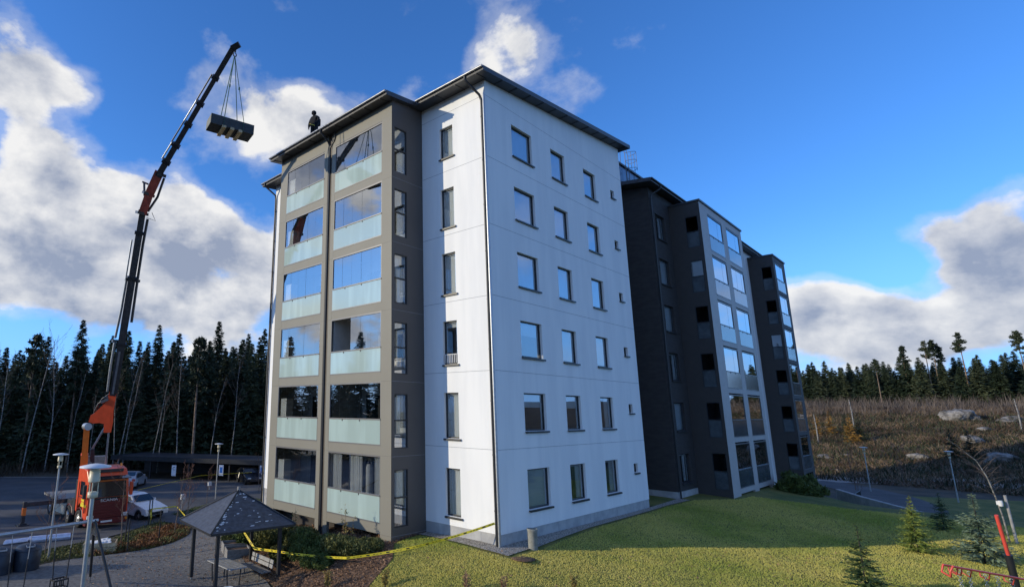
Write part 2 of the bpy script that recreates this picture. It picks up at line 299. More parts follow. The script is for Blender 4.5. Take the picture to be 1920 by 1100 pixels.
def link(name,me,parent=None,loc=(0,0,0),rz=0):
    o=bpy.data.objects.new(name,me); C.objects.link(o); o.parent=parent; o.location=loc; o.rotation_euler=(0,0,rz); return o
def obj(name,mb,mats,parent=None,loc=(0,0,0),rz=0,bevel=0):
    if isinstance(mats,str): mats=[mats]
    if not mb.v: return None
    o=link(name,mesh(name,mb,mats),parent,loc,rz)
    if bevel:
        b=o.modifiers.new('bevel','BEVEL'); b.width=bevel; b.segments=2; b.limit_method='ANGLE'
    return o
def tag(o,label=None,cat=None,group=None,kind=None):
    if label: o['label']=label
    if cat: o['category']=cat
    if group: o['group']=group
    if kind: o['kind']=kind
    return o
def thing(name,label,cat,loc=(0,0,0),rz=0,group=None):
    o=bpy.data.objects.new(name,None); C.objects.link(o); o.location=loc; o.rotation_euler=(0,0,rz); o.empty_display_size=.3
    return tag(o,label,cat,group)
def copy_tree(o,parent=None):
    c=o.copy(); C.objects.link(c); c.parent=parent
    for ch in list(o.children): copy_tree(ch,c)
    return c
def shift(mb,d):
    mb.v=[(x-d[0],y-d[1],z-d[2]) for x,y,z in mb.v]; return mb
# ---------------------------------------------------------------- ground
def struct(name,me): o=link(name,me); o['kind']='structure'; return o
def grid(xs,ys,dz=0):
    X,Y=np.meshgrid(xs,ys); Z=hts(X,Y)+dz; V=np.c_[X.ravel(),Y.ravel(),Z.ravel()]
    nx=len(xs); i=np.arange(nx-1)[None]+nx*np.arange(len(ys)-1)[:,None]; i=i.ravel()
    return V,np.c_[i,i+1,i+nx+1,i+nx]
xs=np.unique(np.r_[np.linspace(-2500,-60,12),np.arange(-60,170.1,.8),np.linspace(170,2600,12)]); ys=np.unique(np.r_[np.linspace(-2500,-80,12),np.arange(-80,100.1,.8),np.linspace(100,2600,12)])
V,F=grid(xs,ys); gme=npmesh('ground',V,F,[G['ground']]); struct('ground',gme)
def inpoly(px,py,poly):
    r=np.zeros(px.shape,bool); n=len(poly)
    for i in range(n):
        x1,y1=poly[i];x2,y2=poly[(i+1)%n]
        c=((y1>py)!=(y2>py)); xi=(x2-x1)*(py-y1)/((y2-y1) if y2!=y1 else 1e-9)+x1
        r^=c&(px<xi)
    return r
def smoothpoly(poly,it=2):
    for _ in range(it):
        q=[]
        for i in range(len(poly)):
            a=np.array(poly[i],float);b=np.array(poly[(i+1)%len(poly)],float); q+=[a*.75+b*.25,a*.25+b*.75]
        poly=q
    return [tuple(p) for p in poly]
def sheet(name,poly,m,dz,step=.8,smooth=0,kind='structure'):
    if smooth: poly=smoothpoly(poly,smooth)
    P=[]
    for i in range(len(poly)):
        a=np.array(poly[i],float);b=np.array(poly[(i+1)%len(poly)],float);k=max(1,int(np.linalg.norm(b-a)/step))
        for j in range(k): P.append(a+(b-a)*j/k)
    nb=len(P); arr=np.array(P); x0,y0=arr.min(0);x1,y1=arr.max(0)
    gx,gy=np.meshgrid(np.arange(math.floor(x0/step)*step,x1,step),np.arange(math.floor(y0/step)*step,y1,step)); gx=gx.ravel();gy=gy.ravel()
    ok=inpoly(gx,gy,[tuple(p) for p in P])
    pts=[Vector((float(a),float(b))) for a,b in P]+[Vector((float(a),float(b))) for a,b in zip(gx[ok],gy[ok])]
    vs,es,fs,_,_,_=geometry.delaunay_2d_cdt(pts,[(i,(i+1)%nb) for i in range(nb)],[],0,1e-4)
    va=np.array([(v.x,v.y) for v in vs]); cen=np.array([va[list(f)].mean(0) for f in fs]); ins=inpoly(cen[:,0],cen[:,1],[tuple(p) for p in P])
    z=hts(va[:,0],va[:,1])+dz
    me=bpy.data.meshes.new(name); me.from_pydata(np.c_[va,z].tolist(),[],[f for f,k in zip(fs,ins) if k]); me.materials.append(G[m]); me.update()
    for pl in me.polygons:
        if pl.normal.z<0: pl.flip()
    o=link(name,me); 
    if kind: o['kind']=kind
    return o
LAWN=[(-2.05,3.5),(-2.9,2.7),(-4.3,2.4),(-6,1.2),(-9,-1),(-16,-6),(-14,-22),(0,-30),(30,-32),(60,-30),(64,-16),(58,-5),(50,-3),(44,-2),(44,6),(30,6),(14,6),(14,-.15),(0,-.15),(0,3.5)]
sheet('lawn',LAWN,'lawn',.03,.8)
PARK=[(-2.5,21.5),(-3.1,23.2),(-6.8,20.6),(-9.8,20.0),(-12.4,18.1),(-16,17),(-35,18),(-45,40),(-30,60),(-5,57),(3,50),(16,36),(16,24),(6,23),(2.5,19),(-1.5,18.0),(-2.6,18.5)]
sheet('parking_lot',PARK,'asphalt',.045,.8,1)
PLAY=[(-2.2,18.3),(-2.6,15.8),(-4.3,11.5),(-5.2,8.8),(-5.6,6.3),(-7,4),(-10,1),(-16,-4),(-24,0),(-24,14),(-12.9,14.6),(-10.6,15.9),(-8.9,15.9),(-5.6,15.9),(-3.7,17.4),(-3.0,18.9)]
sheet('playground_gravel',PLAY,'gravel',.05,.8,1)
BED=[(-2.05,3.5),(-2.9,2.7),(-4.3,2.4),(-6,1.2),(-9,-1),(-11,0),(-7,4),(-5.6,6.3),(-5.2,8.8),(-4.3,11.5),(-2.6,15.8),(-.2,17.2),(0,12.6),(0,3.7)]
sheet('planting_bed',BED,'mulch',.04,.8)
STRIP=[(0.0,3.6),(0,0),(17.5,0.0),(17.5,-.6),(14.6,-.35),(6,-.42),(1.2,-.75),(-.5,-.6),(-.62,.4),(-.55,3.6)]
sheet('pebble_strip',STRIP,'pebble',.06,.5)
sheet('footpath',[(44,-3.4),(50,-3.6),(58,-1.6),(63,2.5),(66,1),(61,-5.5),(52,-9.2),(44,-9.6),(38,-9.5),(38,-6)],'asphalt',.05,.8,1)
sheet('gravel_road',[(60,14),(64,2),(70,-12),(75,-34),(79,-34),(74.5,-12),(68.5,2),(65,14)],'kerb',.04,.8,1)

sheet('kerb_line',[(-30,62.2),(-6.2,56.3),(2,50.6),(2.2,51.0),(-6.0,56.8),(-30,62.8)],'kerb',.10,.8)
sheet('verge',[(-40,64),(-6.0,57.0),(2.3,51.2),(20,38),(30,45),(20,60),(-10,75),(-40,80)],'ground',.06,.8)
# ---------------------------------------------------------------- buildings
def wall_open(mb,fr,W_,zb,zt,ops,depth=.22,m=0,u0=0):
    """facade in a local frame: fr(u,v,z)->world, u along, v inward; ops=(u0,u1,z0,z1); zt may be callable(u)"""
    us=sorted({u0,W_,*[o[0] for o in ops],*[o[1] for o in ops]}); zmax=zt(0) if callable(zt) else zt
    zs=sorted({zb,*[o[2] for o in ops],*[o[3] for o in ops]})
    top=max(o[3] for o in ops) if ops else zb
    for a,b in zip(us,us[1:]):
        for c,d in zip(zs,zs[1:]):
            um,zm=(a+b)/2,(c+d)/2
            if any(o[0]<um<o[1] and o[2]<zm<o[3] for o in ops): continue
            mb.quad(fr(a,0,c),fr(b,0,c),fr(b,0,d),fr(a,0,d),m)
        zl=zs[-1]; ta=zt(a) if callable(zt) else zt; tb=zt(b) if callable(zt) else zt
        mb.quad(fr(a,0,zl),fr(b,0,zl),fr(b,0,tb),fr(a,0,ta),m)
    for a,b,c,d in ops:
        mb.quad(fr(a,0,c),fr(a,depth,c),fr(a,depth,d),fr(a,0,d),m); mb.quad(fr(b,0,c),fr(b,0,d),fr(b,depth,d),fr(b,depth,c),m)
        mb.quad(fr(a,0,d),fr(a,depth,d),fr(b,depth,d),fr(b,0,d),m); mb.quad(fr(a,0,c),fr(b,0,c),fr(b,depth,c),fr(a,depth,c),m)
WC={}
def window(parent,loc,rz,w,h,cover='blind',inset=.11,label=None,gl='pane',seed=0):
    k=('w',w,h)
    if k not in WC:
        t=.055; mb=MB()
        mb.box(0,t,inset,inset+.08,0,h).box(w-t,w,inset,inset+.08,0,h).box(t,w-t,inset,inset+.08,0,t).box(t,w-t,inset,inset+.08,h-t,h)
        pn=MB(); pn.quad((t,inset+.03,t),(w-t,inset+.03,t),(w-t,inset+.03,h-t),(t,inset+.03,h-t))
        pn2=MB(); pn2.box(-.02,w+.10,-.07,inset-.002,-.045,-.012).box(-.02,w+.10,-.075,-.055,-.085,-.03)
        # pale inner lining of the window
        il=MB(); il.box(t,t+.05,inset+.082,inset+.12,t,h-t).box(w-t-.05,w-t,inset+.082,inset+.12,t,h-t).box(t+.05,w-t-.05,inset+.082,inset+.12,h-t-.05,h-t)
        WC[k]=(mesh('window',mb,['frame']),mesh('pane',pn,[gl]),mesh('sill',pn2,['frame']),mesh('inner_lining',il,['blind']))
    a,b,c,d=WC[k]
    o=link('window',a,parent,loc,rz); link('pane',b,o); link('sill',c,o); link('inner_lining',d,o)
    if label: o['label']=label
    y=inset+.125
    if cover=='blind':
        m=MB(); m.box(.07,w-.07,y,y+.01,.05,h-.06); obj('blind',m,'blind',o)
    elif cover=='halfblind':
        m=MB(); m.box(.07,w-.07,y,y+.01,h*.62,h-.06); obj('blind',m,'blind',o)
    elif cover=='curtain':
        for s,(a0,a1) in enumerate(((.07,w*.34),(w*.70,w-.06))):
            m=MB(); wave(m,a0,a1,y+.04,.05,h-.07); obj('curtain',m,'curtain',o)
    elif cover=='rail':
        m=MB()
        for i in range(7): xx=.1+i*(w-.2)/6; m.box(xx-.012,xx+.012,.03,.05,.06,h*.22)
        m.box(.06,w-.06,.025,.055,h*.22,h*.22+.03); obj('guard_rail',m,'curtain',o)
        m=MB(); m.box(.07,w-.07,y,y+.01,h*.86,h-.06); obj('blind',m,'blind',o)
    return o
def wave(m,x0,x1,y,z0,z1,amp=.03,per=.13):
    n=max(4,int((x1-x0)/.025)); xs_=[x0+(x1-x0)*i/n for i in range(n+1)]
    vs=[(x,y+amp*math.sin(x/per*6.283)+.4*amp*math.sin(x*31+2),z) for z in (z0,z1) for x in xs_]
    m.add(vs,[(i,i+1,n+2+i,n+1+i) for i in range(n)],0,True)
def balcony(parent,loc,rz,w,depth,h=2.62,npan=5,gaps=(),cover=None,mint='mint',pane='solar',lab=None,wall='inner',cab=False,door=True,part=True,seed=0):
    """x along the front, y inwards, z up from the balcony floor"""
    mb=MB(); r=.03
    mb.box(0,w,-.03,.05,0,.05).box(0,w,-.05,.06,1.03,1.085).box(0,w,-.02,.06,h-.07,h).box(-.0,.03,-.02,.05,.05,h-.07).box(w-.03,w,-.02,.05,.05,h-.07)
    for q in (.28,.62): mb.box(w*q-.02,w*q+.02,-.045,-.02,.96,1.03,1)
    o=obj('balcony',mb,['alu','frame'],parent,loc,rz)
    if lab: o['label']=lab
    m=MB(); m.box(.03,w-.03,-.025,-.012,.05,1.03); obj('railing_glass',m,mint,o)
    m=MB(); pw=(w-.06)/npan
    for i in range(npan):
        if i in gaps: continue
        a=.03+i*pw; k=.004*(i%2)
        m.quad((a+.005,.015+k,1.09),(a+pw-.005,.015+k,1.09),(a+pw-.005,.015+k,h-.07),(a+.005,.015+k,h-.07),0)
    obj('sliding_glass',m,[pane],o)
    # back of the balcony
    if door:
        m=MB(); x0=w*.12; m.box(x0,x0+.9,depth-.06,depth-.01,.02,2.12,0).box(w*.5,w*.5+1.25,depth-.06,depth-.01,.7,2.12,0)
        d=obj('balcony_door',m,['frame'],o)
        m=MB(); m.quad((x0+.09,depth-.065,.12),(x0+.81,depth-.065,.12),(x0+.81,depth-.065,2.02),(x0+.09,depth-.065,2.02)).quad((w*.5+.08,depth-.065,.8),(w*.5+1.17,depth-.065,.8),(w*.5+1.17,depth-.065,2.03),(w*.5+.08,depth-.065,2.03)); obj('door_glass',m,['cglass'],o)
    if cab:
        m=MB(); m.box(.12,.62,.10,.50,.0,1.98).box(.60,.612,.09,.1,.05,1.9); obj('storage_cabinet',m,['cabinet'],o)
    if cover=='curtains':
        for a0,a1 in ((.14,.78),(1.36,2.12),(2.95,3.40)):
            m=MB(); wave(m,a0,a1,.16,.04,h-.12); obj('curtain',m,'curtain',o)
        m=MB(); m.lathe((2.45,.3,.55),[(.001,0),(.16,.01),(.16,1.55),(.13,1.58),(.13,1.64),(.01,1.66)],12)
        for s in (-1,1): m.tube([(2.45+.13*s,.3,2.18),(2.45,.3,2.52)],.008,4)
        obj('hanging_organiser',m,'curtain',o)
    rr=random.Random(seed)
    if seed and cover is None and rr.random()<.8:
        # ordinary things kept on a balcony: chairs and a table seen as low shapes
        m=MB(); x=w*rr.uniform(.3,.55); m.box(x,x+.5,.5,1.0,.40,.46).box(x,x+.5,.96,1.0,.46,.95)
        for a_ in (x+.02,x+.44):
            for b_ in (.52,.94): m.box(a_,a_+.04,b_,b_+.04,0,.40)
        obj('balcony_chair',m,'cabinet' if rr.random()<.5 else 'greywood',o)
    return o
# the white apartment block ------------------------------------------------
AB=thing('apartment_building','white rendered six storey apartment block with taupe glazed balcony tower and dark eaves','building',(0,0,-.45))
bz=.45
def B(mb): return shift(mb,(0,0,-.45))
roofz=lambda x:18.77+.1*x
gx=lambda u,v,z:(u,v,z)            # gable, facing -Y
lx=lambda u,v,z:(v,16.4-u,z)       # long side, facing -X ; u runs from far to near
GX=13.4; FL=[3*k for k in range(6)]
ops=[]
for z in FL: ops+=[(1.95,3.62,.66+z,2.18+z),(5.35,6.70,.66+z,2.17+z),(8.69,10.03,.66+z,2.17+z),(11.86,12.34,1.42+z,1.87+z)]
mb=MB(); wall_open(mb,gx,GX,0,lambda u:roofz(u)-.2,ops)
lops=[(16.4-2.58,16.4-1.82,.34+z if z<15 else .66+z,2.17+z) for z in FL]
wall_open(mb,lx,16.4,0,roofz(0)-.2,lops)
mb.quad((GX,0,0),(GX,16.4,0),(GX,16.4,roofz(GX)-.2),(GX,0,roofz(GX)-.2)); mb.quad((0,16.4,0),(GX,16.4,0),(GX,16.4,roofz(GX)-.2),(0,16.4,roofz(0)-.2))
# panel joints
for z in (3,6,9,12,15,17.85):
    mb.box(0.02,GX-.0,-.0025,.0,z-.008,z+.008,1); mb.box(-.0025,0,.02,3.66,z-.008,z+.008,1)
for z in FL: mb.box(4.55,4.565,-.002,0,z+.1,z+.0+.11,1)
obj('wall',B(mb),['white','joint'],AB)
mb=MB(); e=.015
mb.box(e,GX-e,e,.3,-3,0).box(e,.3,.3,16.4,-3.5,0).box(GX-.3,GX-e,.3,16,-3,0)
for x in (1.6,4.1,6.9,9.6,12.0): mb.box(x,x+.015,e-.003,e,-1,0,1)
for y in (.9,3.0): mb.box(e-.003,e,y,y+.015,-1,0,1)
obj('plinth',B(mb),['plinth','joint'],AB)
mb=MB()
for z in FL[1:]: mb.box(.25,GX-.05,.35,16.2,z-.3,z-.02)
obj('floor_slab',B(mb),['inner'],AB)
mb=MB()
for k in range(6):
    for x in (4.5,7.6,11.0): mb.box(x,x+.12,.36,5,3*k,3*k+2.69)
    mb.box(.3,GX-.1,5,5.12,3*k,3*k+2.69); mb.box(.36,4.4,3.0,3.1,3*k,3*k+2.69)
obj('inner_wall',B(mb),['inner'],AB)
cov=[['blind','curtain','curtain'],['halfblind','halfblind','curtain'],['halfblind','blind','blind'],['blind','blind','blind'],['blind','blind','blind'],['blind','blind','blind']]
for k,z in enumerate(FL):
    zz=z+.66+bz
    window(AB,(1.95,0,zz),0,1.67,1.52,cov[k][0]); window(AB,(5.35,0,zz),0,1.35,1.51,cov[k][1]); window(AB,(8.69,0,zz),0,1.34,1.51,cov[k][2]); window(AB,(11.86,0,z+1.42+bz),0,.48,.45,'none')
    if k<5: window(AB,(0,2.58,z+.34+bz),-math.pi/2,.76,1.83,'rail' if k==2 else 'blind')
    else: window(AB,(0,2.58,z+.66+bz),-math.pi/2,.76,1.51,'blind')
# roof plane with fascia; the balcony tower's roof runs on in the same plane
def roofprism(poly,zt,th,m=0,mb=None):
    mb=mb or MB(); mb.prism(poly,lambda x,y:(x,y,zt(x,y)-th),lambda x,y:(x,y,zt(x,y)),m); return mb
RP=[(-.75,-.5),(14.0,-.5),(14.0,16.9),(-.75,16.9),(-.75,13.0),(-2.62,13.0),(-2.62,3.42),(-.75,3.42)]
mb=roofprism(RP,lambda x,y:roofz(x),.22,0)
for y in np.arange(-.1,3.2,1.15): mb.obox((-.38,y,roofz(-.38)-.235),(.36,0,.036),(0,.03,0),(0,0,.014),1)
for x in np.arange(.7,13.5,1.15): mb.obox((x,-.26,roofz(x)-.235),(.03,0,0),(0,.24,0),(0,0,.014),1)
for y in np.arange(3.9,12.9,1.1): mb.obox((-2.32,y,roofz(-2.32)-.235),(.28,0,.028),(0,.03,0),(0,0,.014),1)
rf=obj('roof',B(mb),['roofsheet','frame'],AB)
mb=MB(); g=.055
mb.tube([(-.82,-.5,roofz(-.82)-.05),(-.82,3.3,roofz(-.82)-.05)],g,8); mb.tube([(-2.69,3.42,roofz(-2.69)-.05),(-2.69,13.0,roofz(-2.69)-.05)],g,8); mb.tube([(-.82,13.0,roofz(-.82)-.05),(-.82,16.9,roofz(-.82)-.05)],g,8)
obj('gutter',B(mb),['boomlight'],rf)
mb=MB(); mb.tube([(-.78,.45,roofz(-.8)-.08),(-.78,.45,18.42),(-.60,.38,18.25),(-.16,.17,17.85),(-.07,.13,17.6),(-.07,.13,-.4)],.055,10)
for z in np.arange(.8,17.5,2.0): mb.lathe((-.07,.13,z),[(.066,0),(.066,.05)],10)
obj('downpipe',B(mb),['blackmetal'],AB)
mb=MB(); mb.tube([(-.07,.02,-.42),(-.07,.02,17.9)],.05,10); 
obj('corner_pipe',B(mb),['galv'],AB)
mb=MB(); mb.tube([(-.80,16.55,roofz(-.8)-.1),(-.78,16.5,18.4),(-.1,16.3,17.9),(-.08,16.28,17.6),(-.08,16.28,-1.6)],.055,8)
for z in np.arange(.8,17.5,2.0): mb.lathe((-.08,16.28,z),[(.066,0),(.066,.05)],8)
obj('downpipe',B(mb),['blackmetal'],AB)
# balcony tower frame : X -2.01..0, Y 3.67..12.7
mb=MB(); XF=-2.01; top=18.42
sof=lambda x:roofz(x)-.2
def pil(y0,y1,zb,m=0): mb.prism([(XF,y0),(-1.86,y0),(-1.86,y1),(XF,y1)],lambda x,y:(x,y,zb),lambda x,y:(x,y,sof(x)),m)
pil(3.69,4.32,-.95); pil(7.76,8.03,-1.35); pil(8.36,8.63,-1.35); pil(12.05,12.69,-1.9)
mb.prism([(-1.9,8.03),(-1.86,8.03),(-1.86,8.36),(-1.9,8.36)],lambda x,y:(x,y,-1.3),lambda x,y:(x,y,sof(x)),1)
for y0,y1 in ((4.32,7.76),(8.63,12.05)):
    for k in range(6):
        zt=3*k; mb.box(XF+.004,-1.86,y0,y1,zt-.38,zt-.0,0)
    mb.prism([(XF+.004,y0),(-1.86,y0),(-1.86,y1),(XF+.004,y1)],lambda x,y:(x,y,17.57),lambda x,y:(x,y,sof(x)),0)
for z in (3,6,9,12,15,0): 
    for y0,y1 in ((3.70,4.31),(7.765,8.03),(8.36,8.62),(12.06,12.68)): mb.box(XF-.002,XF,y0,y1,z-.385,z-.375,1)
obj('balcony_frame',B(mb),['taupe','taupedk'],AB)
mb=MB()  # side cheeks
bsf=lambda u,v,z:(XF+u,3.67+v,z)
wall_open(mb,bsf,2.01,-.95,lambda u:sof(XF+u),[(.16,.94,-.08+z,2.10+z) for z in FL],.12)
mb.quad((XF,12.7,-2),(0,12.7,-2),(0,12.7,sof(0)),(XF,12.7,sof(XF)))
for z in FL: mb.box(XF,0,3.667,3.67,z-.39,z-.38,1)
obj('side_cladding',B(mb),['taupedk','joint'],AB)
mb=MB()
for k in range(6):
    z=3*k; mb.box(-1.86,-.0,3.8,7.72,z-.30,z-.02,0); mb.box(-1.86,-.0,8.65,12.6,z-.30,z-.02,0)
mb.box(-1.86,-.05,7.72,7.82,-.02,18.2,0); mb.box(-1.86,-.05,8.55,8.65,-.02,18.2,0); mb.box(-1.86,-.05,12.55,12.65,-.02,18.2,0)
mb.box(-1.2,-.05,7.0,12.6,-2.2,-.32,1)  # dark box set in for the shaded void under the left balconies
mb.box(-1.84,-.02,4.32,12.05,17.62,17.72,0)
obj('balcony_slab',B(mb),['inner','wingwall'],AB)
mb=MB(); mb.tube([(-2.68,8.2,roofz(-2.68)-.12),(-2.66,8.2,18.28),(-2.15,8.2,17.9),(-2.02,8.2,17.65),(-2.02,8.2,-1.2)],.05,10); mb.tube([(-1.98,8.33,17.3),(-1.98,8.33,-1.2)],.03,8)
mb.tube([(-2.02,8.2,17.6),(-2.03,7.85,17.9),(-2.06,7.72,18.3)],.04,8)
obj('downpipe',B(mb),['blackmetal'],AB)
HP=math.pi/2
for k in range(6):
    z=3*k+bz
    kw=dict(seed=k+1)
    if k in (0,1): kw['wall']='dark'
    balcony(AB,(XF+.02,12.05,z),-HP,3.42,1.96,2.62 if k<5 else 2.55,5,cab=k in(0,1,2,3,4,5),pane='solar',seed=k*2+1)
    balcony(AB,(XF+.02,7.76,z),-HP,3.44,1.96,2.62 if k<5 else 2.55,5,gaps=(0,1) if k==2 else (),cover='curtains' if k==0 else None,seed=k*2+2,
        lab={0:'ground floor balcony hung with white curtains',2:'balcony with two glass panes slid open'}.get(k))
    # side window of the tower: two panes
    m=MB(); w_=.78
    m.box(0,.04,.03,.09,0,2.18).box(w_-.04,w_,.03,.09,0,2.18).box(.04,w_-.04,.03,.09,0,.04).box(.04,w_-.04,.03,.09,2.14,2.18).box(.04,w_-.04,.02,.09,1.08,1.14)
    o=obj('side_window',m,['frame'],AB,(XF+.16,3.67,3*k-.08+bz)); m=MB(); m.quad((.04,.06,1.14),(w_-.04,.06,1.14),(w_-.04,.06,2.14),(.04,.06,2.14)); obj('pane',m,'pane',o)
    m=MB(); m.quad((.04,.06,.04),(w_-.04,.06,.04),(w_-.04,.06,1.08),(.04,.06,1.08)); obj('pane',m,'solar',o)
    if k in (0,1,3): m=MB(); wave(m,.05,w_*(.7 if k else .9),.22,.1,2.05); obj('curtain',m,'curtain',o)
# the charcoal wing ---------------------------------------------------------
WX,WY=17.4,-.05
CW=thing('apartment_wing','charcoal rendered apartment wing with pale framed balcony towers behind the white block','building',(WX,WY,-.4),0)
def D(mb): return shift(mb,(WX,WY,-.4))
wzr=lambda x,y:18.85+.14*(y+.6)
XE=46.0
mb=MB(); wf=lambda u,v,z:(u,WY+v,z)
wo_=[(18.15,19.7,.40+z,2.06+z) for z in FL]+[(31.6,32.9,.40+z,2.06+z) for z in FL]+[(35.4,36.9,.40+z,2.06+z) for z in FL]
wall_open(mb,wf,30.4,0,lambda u:18.62,[o for o in wo_ if o[1]<30.4],u0=WX)
mb.quad((WX,WY,0),(WX,16,0),(WX,16,wzr(0,16)-.2),(WX,WY,18.62))
mb.quad((XE,WY,-4),(XE,16,-4),(XE,16,wzr(0,16)-.2),(XE,WY,18.62)); mb.quad((WX,16,-4),(XE,16,-4),(XE,16,wzr(0,16)-.2),(WX,16,wzr(0,16)-.2))
obj('wall',D(mb),['wingwall'],CW)
mb=MB(); wall_open(mb,wf,XE,-4,lambda u:18.62,[o for o in wo_ if o[1]>30.4],u0=30.4); obj('wall',D(mb),['white'],CW)
mb=MB(); mb.box(WX+.01,20.64,WY+.01,WY+.4,-3,0).box(WX+.01,WX+.4,WY+.4,16,-3,0).box(18.9,18.915,WY+.007,WY+.01,-1,0,1); obj('plinth',D(mb),['plinth','joint'],CW); mb=MB(); mb.box(29.9,39.3,WY+.01,WY+.3,-4,0,0); obj('plinth',D(mb),['plinth'],CW)
mb=MB()
for z in FL[1:]: mb.box(WX+.3,XE-.1,.3,15.8,z-.3,z-.02)
obj('floor_slab',D(mb),['innerdk'],CW)
for k,z in enumerate(FL):
    window(CW,(18.15-WX,0,z+.40+.4),0,1.55,1.66,'blind' if k in(1,3,4) else 'curtain'); window(CW,(31.6-WX,0,z+.8),0,1.3,1.66,'blind'); window(CW,(35.4-WX,0,z+.8),0,1.5,1.66,'blind')
mb=roofprism([(16.45,-.62),(XE+.5,-.62),(XE+.5,16.5),(16.45,16.5)],wzr,.24)
wr=obj('roof',D(mb),['roofsheet'],CW)
mb=MB(); mb.tube([(16.45,-.68,18.78),(XE+.5,-.68,18.78)],.055,8); obj('gutter',D(mb),['blackmetal'],wr)
mb=MB(); mb.tube([(17.9,-.66,18.7),(17.85,-.6,18.45),(17.55,-.2,18.15),(17.52,-.13,17.9),(17.52,-.13,-.4)],.05,8); obj('downpipe',D(mb),['blackmetal'],CW)
def tower(x0,x1,front,zb,pl,frame_m,side_m,bays):
    FY=WY-front+.0
    mb=MB(); tz=18.05
    edges=[x0+.012]+[b for bb in bays for b in bb]+[x1]
    for a,b in zip(edges[::2],edges[1::2]): mb.box(a,b,FY,FY+.15,zb,tz)
    for a,b in bays:
        for k in range(6): mb.box(a,b,FY+.004,FY+.15,3*k-.30,3*k)
        mb.box(a,b,FY+.004,FY+.15,17.55,tz)
    obj('balcony_frame',D(mb),[frame_m],CW)
    mb=MB(); sf=lambda u,v,z:(x0+v,WY-u,z)
    wall_open(mb,sf,front,zb,tz,[(front-.92,front-.16,-.0+z,2.10+z) for z in FL],.1)
    mb.quad((x1,FY,zb),(x1,WY,zb),(x1,WY,tz),(x1,FY,tz))
    for k in range(6): mb.box(x0+.1,x1-.02,FY+.15,WY,3*k-.25,3*k-.02,1)
    mb.box(bays[0][1]+.3,bays[0][1]+.4,FY+.15,WY,0,tz-.1,1) if len(bays)>1 else None
    obj('side_cladding',D(mb),[side_m,'innerdk'],CW)
    mb=MB(); mb.box(x0-.06,x1+.06,FY-.08,WY,tz+.002,tz+.12); obj('tower_roof',D(mb),['roofsheet'],CW)
    for k in range(6):
        for i,(a,b) in enumerate(bays):
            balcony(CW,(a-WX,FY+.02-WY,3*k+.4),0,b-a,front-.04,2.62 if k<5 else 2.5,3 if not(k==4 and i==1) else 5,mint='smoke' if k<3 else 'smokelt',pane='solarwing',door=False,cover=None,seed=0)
        m=MB(); w_=.76; m.box(0,.04,.02,.08,0,2.1).box(w_-.04,w_,.02,.08,0,2.1).box(.04,w_-.04,.02,.08,1.02,1.08).box(.04,w_-.04,.02,.08,0,.04).box(.04,w_-.04,.02,.08,2.06,2.1)
        o=obj('side_window',m,['frame'],CW,(x0-WX,-front+.92,3*k+.4),-HP)
        m=MB(); m.quad((.04,.05,.04),(w_-.04,.05,.04),(w_-.04,.05,1.02),(.04,.05,1.02)); obj('pane',m,'smoke',o)
        if k==pl: 
            m=MB(); m.box(.05,w_-.05,.09,.10,.05,2.05); obj('blind',m,'blind',o); m=MB(); m.quad((.04,.05,1.08),(w_-.04,.05,1.08),(w_-.04,.05,2.06),(.04,.05,2.06)); obj('pane',m,'pane',o)
G['solarwing']=glass('wing_balcony_glass',.42,(.9,.95,1.0),0,(.35,.37,.4),.0012)
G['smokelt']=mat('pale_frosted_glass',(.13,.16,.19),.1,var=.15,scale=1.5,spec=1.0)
tower(20.65,29.95,1.87,-.75,4,'wingframe','wingside',[(22.15,25.2),(26.15,29.25)])
tower(39.3,43.6,1.87,-3.6,3,'wingside','wingside',[(39.95,42.8)])
mb=MB(); mb.box(20.8,29.8,-1.2,WY,-2,-.3); obj('void_wall',D(mb),['wingwall'],CW)
# plant room on the wing's roof
mb=MB(); mb.box(17.6,38,2.2,8,18.9,21.42,0).box(17.5,38.1,2.1,8.1,21.43,21.56,1)
for x in np.arange(18.8,38,1.25): mb.box(x,x+.03,2.185,2.2,19,21.42,1)
obj('plant_room',D(mb),['bluemetal','roofsheet'],CW)
mb=MB(); LX=19.35; LY=1.95
for s in (0,.5): mb.tube([(LX+s,LY,19.1),(LX+s,LY,22.3)],.022,6)
for z in np.arange(19.3,22.2,.6): mb.tube([(LX,LY,z),(LX+.5,LY,z)],.014,5)
for z in (21.1,21.7,22.3): mb.tube([(LX+.25+.36*math.cos(a),LY-.05-.62*math.sin(a) if math.sin(a)>0 else LY,z) for a in np.linspace(0,math.pi,9)],.018,5)
for a in (.6,1.57,2.5): mb.tube([(LX+.25+.36*math.cos(a),LY-.05-.62*math.sin(a),20.9),(LX+.25+.36*math.cos(a),LY-.05-.62*math.sin(a),22.3)],.015,5)
mb.tube([(LX,LY,22.3),(LX,LY+.1,22.95),(LX+.0,LY+.5,22.95),(LX,LY+.55,21.6)],.02,6); mb.tube([(LX+.5,LY,22.3),(LX+.5,LY+.1,22.95),(LX+.5,LY+.5,22.95),(LX+.5,LY+.55,21.6)],.02,6)
obj('roof_ladder',D(mb),['alu'],CW)
